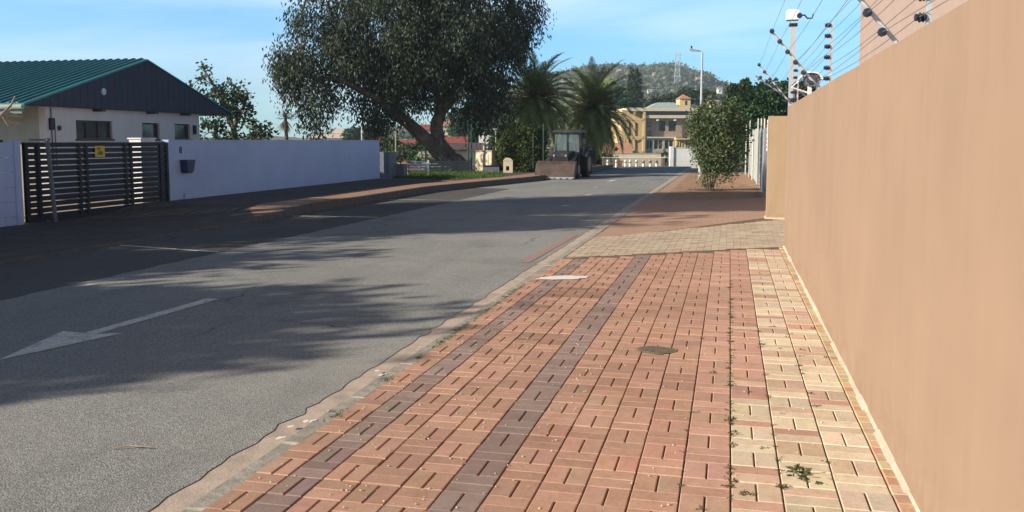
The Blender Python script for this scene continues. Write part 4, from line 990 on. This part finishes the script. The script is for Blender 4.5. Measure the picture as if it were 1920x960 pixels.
# ================================================================== PLANTS
def blobs_px(lst, d0):
    """(px, py, rx, ry[, depth offset[, depth radius]]) measured in the photo -> ellipsoids at real distance"""
    o = []
    for q in lst:
        px, py, rx, ry = q[:4]; dd = d0+(q[4] if len(q) > 4 else 0); s = dd/1690; rd = q[5] if len(q) > 5 else (rx+ry)*.5*s
        c = D(px, py, dd); o.append(((c.x, c.y, c.z), (max(rx*s, .1), max(rd, .1), max(ry*s, .1))))
    return o
def P(px, py, d): return D(px, py, d)
# --- big gum tree
d0 = 47.5; Bz = G(852, 328)
limbs = [([Bz+Vector((0, 0, -.3)), P(846, 312, d0), P(822, 285, d0), P(800, 262, d0), P(775, 240, d0-.3), P(745, 215, d0-.8), P(700, 180, d0-1.5), P(640, 150, d0-2), P(570, 140, d0-2.4)], [.72, .52, .42, .38, .33, .28, .2, .14, .06]),
         ([Bz+Vector((.1, 0, -.3)), P(862, 312, d0), P(840, 292, d0), P(822, 270, d0), P(818, 240, d0), P(828, 205, d0), P(820, 160, d0), P(800, 90, d0), P(790, 10, d0)], [.62, .5, .42, .38, .35, .32, .26, .2, .1]),
         ([P(828, 205, d0), P(870, 150, d0+.5), P(920, 90, d0+1), P(965, 30, d0+1)], [.34, .26, .18, .06]),
         ([P(822, 175, d0), P(770, 110, d0+1.2), P(720, 40, d0+1.5)], [.28, .2, .08]),
         ([P(745, 215, d0-.8), P(730, 150, d0-.5), P(690, 60, d0)], [.26, .18, .06]),
         ([P(870, 150, d0+.5), P(905, 190, d0+.8), P(915, 225, d0+1)], [.16, .1, .04])]
crown = [(780, 50, 190, 105), (700, 95, 110, 85, -1), (880, 70, 110, 100, 1), (800, 130, 110, 70, 0), (870, 160, 75, 65, .5), (566, 138, 52, 34, -2.5, 1.4), (520, 128, 34, 24, -3, 1.2), (545, 108, 30, 22, -2.6, 1.2), (590, 180, 42, 45, -2.5, 1.3),
         (592, 75, 50, 80, -1.5), (640, 110, 55, 55, -2), (955, 45, 58, 60, 1), (915, 165, 45, 65, 1), (708, 190, 32, 50, -1, 1.2), (722, 228, 34, 26, -.8, .8), (988, 8, 34, 42, 1), (780, -80, 240, 110), (618, 205, 14, 24, -2.5, .5), (594, 236, 7, 22, -2.6, .3), (575, 220, 8, 20, -2.8, .3), (545, 180, 10, 26, -2.8, .4), (604, 215, 8, 24, -2.2, .3), (528, 160, 8, 20, -3, .3), (648, 185, 9, 26, -1.8, .3), (672, 200, 9, 24, -1.2, .4), (965, 130, 9, 30, 1, .3), (985, 60, 9, 26, 1, .3), (905, 238, 9, 22, .8, .3), (950, 240, 9, 20, 1, .3), (760, 226, 8, 22, -.6, .3), (700, 255, 10, 18, -.8, .3),
         (938, 200, 26, 42, 1, 1.1), (885, 215, 26, 22, 1, .8), (785, 192, 14, 16, -.5, .5), (690, 215, 14, 14, -1, .7), (975, 95, 18, 26, 1, .8), (765, 160, 60, 45, -1)]
gum = make_tree('gum_tree', Bz, 'huge dark gum tree with leaning forked trunk beside the road', 'tree', limbs, blobs_px(crown, d0), 1.0, 84, (.30, .30, .42), .20, .075, .6, m_euc, m_bark, twigs=.16, twig_r=.03, area=5)
# sunlight on the trunk base, built as two pale bark strips
b = MB(); 
for px, w_ in ((838, .07), (846, .06)):
    p1 = P(px, 325, 46.6)-Bz; p2 = P(px-3, 305, 46.75)-Bz; b.tube([p1, p1.lerp(p2, .5)+Vector((0, -.03, 0)), p2], [w_*1.4, w_, w_*.5], 6)
b.build('sunlit_bark', m_barkp, gum)
# --- shadow-casting street trees left of and behind the camera
def shade_tree(x, y, h, r, label, seed, dens=1.1):
    random.seed(seed); bs_ = []
    for k in range(14):
        a = random.uniform(0, 6.28); q = random.uniform(.2, .8)*r; bs_.append(((x+q*math.cos(a), y+q*math.sin(a), h*random.uniform(.55, .95)), (r*.38, r*.38, r*.30)))
    bs_.append(((x, y, h*.8), (r*.6, r*.6, r*.45)))
    lm_ = [([(x, y, -.2), (x+.1, y, h*.35), (x, y+.2, h*.7)], [.3, .24, .1])]+[([(x+.05, y, h*.35), (c[0]*.6+x*.4, c[1]*.6+y*.4, h*.6), c], [.13, .08, .03]) for c, _ in bs_[:6]]
    return make_tree('street_tree', (x, y, 0), label, 'tree', lm_, bs_, dens, 22, (.3, .3, .3), .34, .17, .4, m_euc, m_bark, twigs=.3)
shade_tree(-18.4, -1.2, 6.5, 3.4, 'street tree beside the near end of the left pavement', 3, 3.2)
shade_tree(-18.5, -8.2, 6.2, 3.2, 'street tree farthest back on the left pavement', 4, 2.4)
shade_tree(-18.8, 4.6, 5.2, 2.8, 'rounded garden tree left of the bungalow gate', 6, 5)
shade_tree(-18.0, 9.6, 3.8, 2.4, 'low bushy garden tree beside the precast wall', 7, 5)
shade_tree(-19.4, 9.2, 7.8, 3.2, 'tall garden tree left of the bungalow', 8, 3.6)
shade_tree(-19.3, 13.6, 11.6, 4.0, 'tallest garden tree, nearest the bungalow', 9, 4.2)
shade_tree(-24.3, 12.0, 13.2, 4.2, 'very tall dark tree at the back of the left garden', 10, 4.0)
# --- tree behind the bungalow
d1 = 46; limb = [([P(440, 275, d1), P(438, 240, d1), P(420, 200, d1), P(395, 150, d1), P(380, 128, d1)], [.2, .16, .12, .07, .03]), ([P(438, 240, d1), P(455, 205, d1), P(465, 175, d1)], [.14, .09, .04])]
limb[0][0][0].z = 0
make_tree('garden_tree', (limb[0][0][0].x, limb[0][0][0].y, 0), 'sparse small leaved tree behind the bungalow', 'tree', limb, blobs_px([(378, 128, 16, 10), (395, 150, 20, 14), (430, 175, 32, 22), (448, 195, 34, 26), (425, 205, 28, 24), (405, 175, 22, 16), (365, 163, 14, 8), (452, 172, 18, 14), (462, 212, 16, 16)], d1), 15, 15, (.16, .16, .14), .22, .11, .2, m_tree, m_bark, .3)
pb = P(488, 264, 45); make_tree('garden_bush', (pb.x, pb.y, 0), 'round dense bush standing above the white wall', 'bush', [([(pb.x, pb.y, 0), (pb.x, pb.y, 1.6), (pb.x, pb.y, 2.4)], [.1, .07, .03])], blobs_px([(490, 240, 22, 20), (500, 255, 14, 16), (465, 255, 18, 14), (478, 232, 14, 12)], 45), 24, 10, (.12, .12, .12), .2, .13, .2, m_tree, m_bark, .2)
pb = P(405, 264, 40); make_tree('garden_bush', (pb.x, pb.y, 0), 'dark bush between the bungalow and the sparse tree', 'bush', [([(pb.x, pb.y, 0), (pb.x, pb.y, 1.6), (pb.x, pb.y, 2.2)], [.1, .07, .03])], blobs_px([(395, 245, 24, 26), (430, 252, 24, 22), (405, 228, 16, 14)], 40), 24, 10, (.12, .12, .12), .2, .13, .2, m_tree, m_bark, .2)
# yucca
p0 = P(535, 222, 44); t = thing('yucca', (p0.x, p0.y, 0), 'spiky yucca with drooping dead leaves left of the gum tree', 'yucca')
MB().tube([(0, 0, 0), (.05, 0, 1.6), (0, 0, p0.z)], [.12, .1, .08], 8).build('trunk', m_palmbark, t)
def spikes(n, c, L, w, up, lo, hi):
    Vs = []; 
    for k in range(n):
        th = random.uniform(0, 6.28); el = random.uniform(lo, hi); d = Vector((math.cos(th)*math.cos(el), math.sin(th)*math.cos(el), math.sin(el))); a = d.cross(Vector((0, 0, 1))).normalized() if abs(d.z) < .98 else Vector((1, 0, 0))
        l = L*random.uniform(.75, 1.1); q = Vector(c); Vs += [q-a*w*.5, q+a*w*.5, q+d*l*.6+a*w*.35, q+d*l+Vector((0, 0, -.05*l))]
    V = np.array([tuple(v_) for v_ in Vs]); return V, np.arange(len(V)).reshape(-1, 4)
V, F = spikes(70, (0, 0, p0.z), .62, .05, 0, -.25, 1.4); fast_mesh('leaves', V, F, m_yucca, t)
V, F = spikes(70, (0, 0, p0.z-.05), .75, .07, 0, -1.5, -.7); fast_mesh('dead_leaves', V, F, leafmat('dead_leaves', (.22, .19, .15), (.15, .13, .1), (.3, .26, .2)), t)
# bare frangipani branch at the left edge
p0 = onX(4, 238, -17.2); t = thing('bare_shrub', (p0.x-.5, p0.y-.3, 0), 'bare pale branched shrub at the left edge beside the house', 'shrub'); b = MB()
q = lambda px, py: onX(px, py, -17.2)-Vector((p0.x-.5, p0.y-.3, 0))
b.tube([(0, 0, 0), (.1, .05, 1.2), q(-6, 225), q(5, 213), q(20, 198), q(28, 181)], [.07, .06, .045, .035, .028, .02], 7)
for e in ((36, 207), (42, 219), (38, 232), (25, 236), (30, 214)): b.tube([q(4, 216), q(e[0]*.6, e[1]-2), q(*e)], [.03, .026, .015], 6)
b.build('branches', m_barkp, t)

# palms
def palm(name, px, py, base_px, base_py, d, rad, label, seed):
    random.seed(seed); c = D(px, py, d); bs_ = D(base_px, base_py, d); t = thing(name, (bs_.x, bs_.y, -.1), label, 'palm'); o = Vector((bs_.x, bs_.y, -.1)); c = c-o
    b = MB(); hh = c.z
    pts = [(c.x*f, c.y*f, hh*f) for f in np.linspace(0, 1, 14)]; b.tube(pts, [.30+.05*(k % 2)+(.16 if k > 10 else 0) for k in range(14)], 12); b.build('trunk', m_palmbark, t)
    Vs = []; nf = 105; rb = MB()
    for k in range(nf):
        th = k*2.39996; f = k/nf; el = R(84-135*f**.8)+random.uniform(-.1, .1); L = rad*random.uniform(1.0, 1.2)
        dh = Vector((math.cos(th), math.sin(th), 0)); p = c+Vector((0, 0, .12)); ns = 13; ang = el; prev = None; path = [p.copy()]
        for s in range(ns):
            ang -= (.045+.075*s/ns)*(1 if ang > -1.35 else 0); dirv = dh*math.cos(ang)+Vector((0, 0, math.sin(ang))); q_ = p+dirv*(L/ns)
            side = dirv.cross(Vector((0, 0, 1))); side = side.normalized() if side.length > .05 else Vector((-dh.y, dh.x, 0)); up = side.cross(dirv)
            if s > 0:
                ll = L*.17*math.sin(math.pi*min(1, .18+.82*s/ns)**.8)+.05
                for m in range(3):
                    r0 = p.lerp(q_, m/3)
                    for sg in (-1, 1):
                        dv_ = (side*sg*.75+dirv*.8+up*random.uniform(.0, .4)).normalized(); tip = r0+dv_*ll+Vector((0, 0, -.12*ll)); w_ = dirv*.04
                        Vs += [r0-w_, r0+w_, r0.lerp(tip, .6)+w_*1.1, tip]
            p = q_; path.append(p.copy())
        rb.tube(path[::3], [.04, .03, .022, .015, .01][:len(path[::3])], 3, False)
    V = np.array([tuple(v_) for v_ in Vs]); fast_mesh('fronds', V, np.arange(len(V)).reshape(-1, 4), m_palm, t); rb.build('frond_ribs', m_palm, t)
    # orange fruit stalks
    b = MB()
    for k in range(8):
        b = MB(); th = random.uniform(0, 6.28); a0 = c+Vector((math.cos(th)*.1, math.sin(th)*.1, -.05)); el = random.uniform(.1, .8)
        d_ = Vector((math.cos(th)*math.cos(el), math.sin(th)*math.cos(el), math.sin(el))); e = a0+d_*rad*.38
        for m in range(14):
            j = Vector((random.uniform(-1, 1), random.uniform(-1, 1), random.uniform(-1.2, .5)))*rad*.11; b.tube([a0.lerp(e, .55), e+j*.6, e+j+Vector((0, 0, -.08))], [.012, .012, .018], 3, False)
        b.build('fruit_stalk', m_palmdry, t)
    return t
palm('date_palm', 1004, 186, 1006, 322, 54, 2.95, 'left date palm with orange fruit stalks behind the hedge', 11)
palm('date_palm', 1112, 205, 1108, 322, 58, 3.35, 'right date palm with arching fronds behind the backhoe', 12)

# clipped hedge-tree and ivy beside the tractor
def hedge(name, px0, px1, py0, py1, d, dep, label, mat, n=9000, L=.16, cat='hedge'):
    s = d/1690; c = D((px0+px1)/2, 264, d); w_ = (px1-px0)*s/2; z1 = EYE+(264-py0)*s; z0 = EYE+(264-py1)*s
    t = thing(name, (c.x, c.y, 0), label, cat, rz=YAW)
    u = rng.uniform(-1, 1, (n//8, 3)); face = rng.integers(0, 3, len(u)); u[np.arange(len(u)), face] = np.sign(u[np.arange(len(u)), face])*rng.uniform(.75, 1.0, len(u))
    l = np.abs(u); r_ = np.linalg.norm(u, axis=1); u *= np.where(r_ > 1.25, 1.25/r_, 1)[:, None]
    C = u*np.array([w_, dep/2, (z1-z0)/2])*(1+.12*np.sin(u[:, :1]*5+u[:, 1:2]*7))+np.array([0, 0, (z0+z1)/2])
    V, F = leaves(C, 8, (.09, .09, .09), L, L*.6, .1); fast_mesh('foliage', V, F, mat, t)
    b = MB()
    for k in range(3): b.tube([(-w_*.5+k*w_*.5, 0, -.1), (-w_*.4+k*w_*.4, .05, (z0+z1)/2)], [.06, .04], 6)
    b.build('stems', m_bark, t); return t
hedge('clipped_tree', 938, 1020, 240, 322, 47.5, 1.8, 'dense clipped green tree left of the backhoe', m_hedge, 34000, .11, 'tree')
hedge('clipped_bush', 915, 945, 290, 322, 50, 1.0, 'small dark bush behind the concrete bin', m_hedge, 3000, .15, 'bush')
pb = G(740, 338); make_tree('verge_bush', (pb.x, pb.y, 0), 'pale olive bush right of the white wall end', 'bush', [([(pb.x, pb.y, 0), (pb.x, pb.y, .5), (pb.x+.1, pb.y, 1.1)], [.05, .04, .02])], blobs_px([(738, 300, 16, 26), (752, 285, 16, 18), (728, 322, 10, 14), (755, 305, 12, 16), (742, 325, 14, 10)], 42), 40, 9, (.1, .1, .12), .16, .06, .1, m_olive, m_bark, .3)
pb = D(800, 264, 54); make_tree('valley_bush', (pb.x, pb.y, -.3), 'green bush behind the bench', 'bush', [([(pb.x, pb.y, -.3), (pb.x, pb.y, 1)], [.06, .03])], blobs_px([(780, 298, 16, 16), (812, 300, 16, 12), (795, 288, 10, 10)], 54), 25, 9, (.12, .12, .12), .2, .1, .2, m_green, m_bark, .3)

# right-hand shrub, three stems
pb = G(1330, 357); d2 = 32.5
lm_ = [([pb+Vector((dx*.3, 0, -.1)), pb+Vector((dx, .05, .55)), pb+Vector((dx*2.2, 0, 1.3)), pb+Vector((dx*3, 0, 2.2))], [.035, .03, .022, .01]) for dx in (-.22, -.1, .02, .13, .24)]
make_tree('oleander_shrub', pb, 'loose olive green shrub with bare stems on the right verge', 'shrub', lm_, blobs_px([(1345, 235, 44, 40), (1320, 215, 26, 26), (1375, 225, 26, 30), (1340, 275, 42, 36), (1305, 232, 20, 30), (1330, 310, 24, 24), (1378, 275, 22, 34), (1368, 312, 22, 20), (1315, 265, 18, 30), (1325, 335, 14, 12), (1350, 200, 34, 14), (1302, 262, 16, 22), (1318, 290, 22, 20), (1390, 245, 14, 26), (1350, 315, 26, 16), (1322, 345, 16, 9), (1362, 335, 14, 8)], d2), 75, 15, (.12, .12, .15), .13, .05, -.35, m_olive, m_bark, .2, twig_r=.008)
q_ = blob(pb.x, pb.y, .75, .6, .022, 30, 5); b = MB(); b.add(q_, [tuple(range(30))]); struct(b.build('soil_bed', M('bed_soil', (.13, .09, .06), (.2, .14, .09), 6, bmp=.6, bscale=25)))
V, F = leaves([(pb.x+random.gauss(0, .5), pb.y+random.gauss(0, .45), .03) for _ in range(90)], 3, (.05, .05, .002), .07, .025, -.05); V[:, 2] = np.clip(V[:, 2], .024, .05)
tag(fast_mesh('leaf_litter', V, F, leafmat('dry_leaves', (.22, .16, .09), (.15, .11, .06), (.3, .24, .14))), 'dry leaf litter under the right verge shrub', 'leaf litter', kind='stuff')
# large green trees behind the fence
for i, (bl, d, mt, lab) in enumerate([
    ([(1430, 200, 40, 45), (1400, 225, 34, 40), (1452, 180, 30, 32), (1385, 200, 26, 26), (1410, 262, 30, 40), (1440, 250, 34, 40), (1425, 172, 22, 18)], 50, m_green, 'large rounded green tree behind the metal fence'),
    ([(1500, 175, 40, 22), (1470, 172, 22, 18), (1490, 200, 40, 26)], 56, m_tree, 'dark green tree crown just above the end of the tan wall'),
    ([(1375, 172, 9, 14), (1371, 190, 11, 20), (1384, 200, 14, 22)], 70, m_tree, 'dark narrow tree above the shrub'),
    ([(1397, 168, 4, 16), (1391, 180, 4, 12)], 72, m_tree, 'slender leaning tree tip beside the dark narrow tree'),
    ([(1190, 160, 7, 26), (1190, 190, 10, 26), (1190, 140, 4, 12), (1191, 215, 11, 16)], 190, m_tree, 'tall dark cypress in front of the hill'),
    ([(1255, 188, 22, 8), (1225, 192, 18, 7), (1290, 178, 18, 9), (1320, 182, 22, 12), (1345, 200, 24, 14)], 200, m_tree, 'broad dark tree crowns behind the apartment block'),
    ([(1150, 178, 24, 12), (1165, 195, 26, 12), (1130, 172, 20, 12)], 180, m_green, 'green trees behind the right palm'),
    ([(660, 253, 14, 9), (685, 250, 16, 9), (705, 256, 12, 6)], 160, m_tree, 'dark trees on the ridge right of the white house'),
    ([(860, 245, 16, 14), (885, 250, 16, 14), (872, 262, 14, 8)], 150, m_green, 'green tree between the red roofs'),
    ([(800, 275, 22, 10), (770, 285, 20, 12), (820, 270, 16, 8)], 90, m_tree, 'dark trees below the salmon house'),
    ([(745, 285, 20, 12), (722, 280, 14, 12), (733, 270, 14, 8)], 95, m_olive, 'olive trees right of the white wall'),
    ([(935, 272, 16, 22), (955, 262, 18, 24)], 75, m_tree, 'dark tree behind the clipped tree'),
    ([(1060, 300, 20, 14), (1090, 292, 24, 18), (1130, 300, 16, 12), (1150, 305, 12, 8)], 70, m_tree, 'low dark bushes under the right palm'),
    ([(900, 248, 16, 12), (920, 240, 16, 12)], 170, m_tree, 'trees behind the white flat roofed house')]):
    bb_ = blobs_px(bl, d); cx_ = sum(c[0] for c, _ in bb_)/len(bb_); cy2 = sum(c[1] for c, _ in bb_)/len(bb_); s = d/1690; gz = terrain(cx_, cy2)-.3
    zc = sum(c[2] for c, _ in bb_)/len(bb_); k = 9*s
    tot = sum(r[0]*r[1]*r[2] for _, r in bb_)*4.19
    make_tree('far_tree' if d > 60 else 'tree', (cx_, cy2, gz), lab, 'tree', [([(cx_, cy2, gz), (cx_, cy2, (gz+zc)/2), (cx_, cy2, zc)], [k*.5, k*.4, k*.2])]+[([(cx_, cy2, (gz+zc)/2), c], [k*.25, k*.08]) for c, _ in bb_[:4]],
              bb_, min(3000, 500+len(bl)*160)/tot, 7, (3.0*s, 3.0*s, 2.6*s), 6.2*s, 4.0*s, .2, mt, m_bark, .04, twig_r=k*.05)
# wooded valley floor between the houses
pts = []
for k in range(900):
    px = random.uniform(700, 960) if k < 620 else random.uniform(1110, 1420); d = random.uniform(120, 330); p = D(px, 264, d); pts.append((p.x, p.y, -4.2+random.uniform(0, 2.8)+(d-120)*.012))
V, F = leaves(pts, 34, (1.9, 1.9, 1.3), 1.3, .8, .1); tag(fast_mesh('valley_woodland', V, F, m_tree), 'mixed dark woodland filling the valley between houses', 'woodland', kind='stuff')

# grass verge left
gc = []
for k in range(2600):
    f = random.random(); px = 740+f*200; py = random.uniform(327, 346-8*abs(f-.45)); p = G(px, py)
    if p.x < xk(p.y)-1.2: gc.append((p.x, p.y, .0))
b = MB(); vv = [G(700, 343), G(780, 346), G(850, 350), G(890, 344), G(960, 334), G(1010, 328), G(1010, 322), G(700, 322)]
b.add([(p.x, p.y, .142) for p in vv], [tuple(range(len(vv)))]); struct(b.build('verge', M('verge_soil', (.11, .13, .05), (.16, .13, .07), 1.2, bmp=.3)))
V, F = leaves([(x, y, .12) for x, y, z in gc], 16, (.12, .12, .015), .17, .02, -1.2); tag(fast_mesh('verge_grass', V, F, m_grass), 'tufty green grass on the verge below the gum tree', 'grass', kind='stuff')
kv = MB(); a_, b_ = G(703, 342), G(850, 349); dv_ = (b_-a_).normalized(); nn = Vector((-dv_.y, dv_.x, 0))
kv.add([a_+Vector((0, 0, .02)), b_+Vector((0, 0, .02)), b_+nn*.12+Vector((0, 0, .02)), a_+nn*.12+Vector((0, 0, .02)), a_+Vector((0, 0, .2)), b_+Vector((0, 0, .2)), b_+nn*.12+Vector((0, 0, .2)), a_+nn*.12+Vector((0, 0, .2))], [(4, 5, 6, 7), (0, 1, 5, 4), (1, 2, 6, 5), (2, 3, 7, 6), (3, 0, 4, 7)]); struct(kv.build('kerb', m_kerb))

# weeds in the joints, one object each
random.seed(21)
m_weed = leafmat('weed_leaves', (.10, .12, .05), (.07, .085, .035), (.2, .16, .08), scale=6)
protos = []
for k in range(4):
    C = np.array([[random.gauss(0, .014), random.gauss(0, .022), .004] for _ in range(7)]); V, F = leaves(C, 7, (.006, .008, .003), .020, .009, -.35)
    V[:, 2] = np.abs(V[:, 2]); o = fast_mesh('paver_weed', V, F, m_weed); protos.append(o)
def place(o, x, y, s, label):
    o.location = (x, y, .020); o.scale = (s, s, s*.7); o.rotation_euler = (0, 0, random.uniform(0, 6)); tag(o, label, 'weed', 'small weeds growing in the paver joints')
spots = []
for k in range(150):
    r_ = random.random()
    if r_ < .45: x = .043+random.gauss(0, .006); y = random.uniform(4.2, 12)**1.0
    elif r_ < .8: x = random.choice([-.207, .043, .298, .298, .571])+random.gauss(0, .008); y = random.uniform(4.0, 9)
    else: x = random.uniform(-.1, .85); y = round(random.uniform(4, 9)/.24)*.24+.0
    spots.append((x, y))
for x, y in [(.43, 4.95), (.298, 4.7), (.298, 5.1), (.298, 4.9), (-.21, 4.6), (-.21, 4.8), (-.21, 5.0), (-.21, 5.1), (.043, 4.9), (.05, 5.3), (.05, 5.5), (.05, 5.7), (-.2, 5.5), (-.18, 5.9), (-.2, 5.7)]: spots.append((x, y))
for i, (x, y) in enumerate(spots):
    o = protos[i] if i < 4 else protos[i % 4].copy()
    if i >= 4: COL.objects.link(o)
    place(o, x, y, random.uniform(.4, 1.0), 'small green weed tuft growing in a joint of the paving')
o = protos[0].copy(); COL.objects.link(o); o.name = 'large_weed'; o.location = (.40, 4.92, .02); o.scale = (2.3, 2.3, 1.8); tag(o, 'largest leafy weed on the pale pavers near the wall', 'weed'); 
if 'group' in o: del o['group']
# moss and grass along the kerb
gc = [(-2.44+random.gauss(0, .018), random.uniform(7.2, 10.8), .02) for _ in range(260)]+[(-2.45+random.gauss(0, .02), random.choice([5.3, 6.2, 6.9])+random.gauss(0, .06), .02) for _ in range(60)]
V, F = leaves(gc, 7, (.010, .016, .002), .018, .005, -1.0); V[:, 2] = np.maximum(V[:, 2], .015); tag(fast_mesh('kerb_moss', V, F, m_grass), 'thin grass and moss along the edge of the pavers', 'moss', kind='stuff')
# grit and petals
gr = MB()
for k in range(520):
    x, y = random.uniform(-2.4, -.9) if random.random() < .6 else random.uniform(-2.4, .85), 3+random.random()**1.6*6; r_ = random.uniform(.0025, .008); gr.ball((x, y, .028+r_*.3), (r_, r_*random.uniform(.6, 1.3), r_*.5), 5, 3)
tag(gr.build('grit', M('grit_pale', (.75, .66, .54), (.6, .5, .4), 30)), 'pale grit and petals scattered on the pavers', 'grit', kind='stuff')
# sticks and leaves
for x, y, l, lab in ((-3.35, 4.45, .22, 'dry twig lying on the near asphalt'), (-4.9, 8.2, .18, 'thin twig lying near the middle of the road')):
    b = MB(); b.tube([(-l/2, 0, .0), (-l*.1, .015, .012), (l/2, -.01, .004)], [.004, .006, .003], 5); o = b.build('twig', m_barkp); o.location = (x, y, .016); o.rotation_euler = (0, 0, .35); tag(o, lab, 'twig')
# valve cover with weeds round it
p0 = G(1230, 656, .03); t = thing('valve_cover', (p0.x, p0.y, .028), 'small dark oval valve cover sunk in the brick pavement', 'cover')
p = blob(0, 0, .15, .12, .006, 24, 3); b = MB(); n = len(p); b.add(p+[(x, y, -.02) for x, y, z in p], [tuple(range(n))]+[(i, n+i, n+(i+1) % n, (i+1) % n) for i in range(n)]); b.build('lid', M('cover_iron', (.13, .115, .09), (.2, .17, .12), 20, bmp=.6, bscale=60), t)
b = MB(); q = blob(0, 0, .15, .12, .003, 24, 3); q2 = [(x*1.16, y*1.16, .003) for x, y, z in q]; b.add(q+q2, [(i, (i+1) % n, n+(i+1) % n, n+i) for i in range(n)]); b.build('rim', M('cover_moss', (.22, .19, .09), (.3, .24, .14), 30), t)
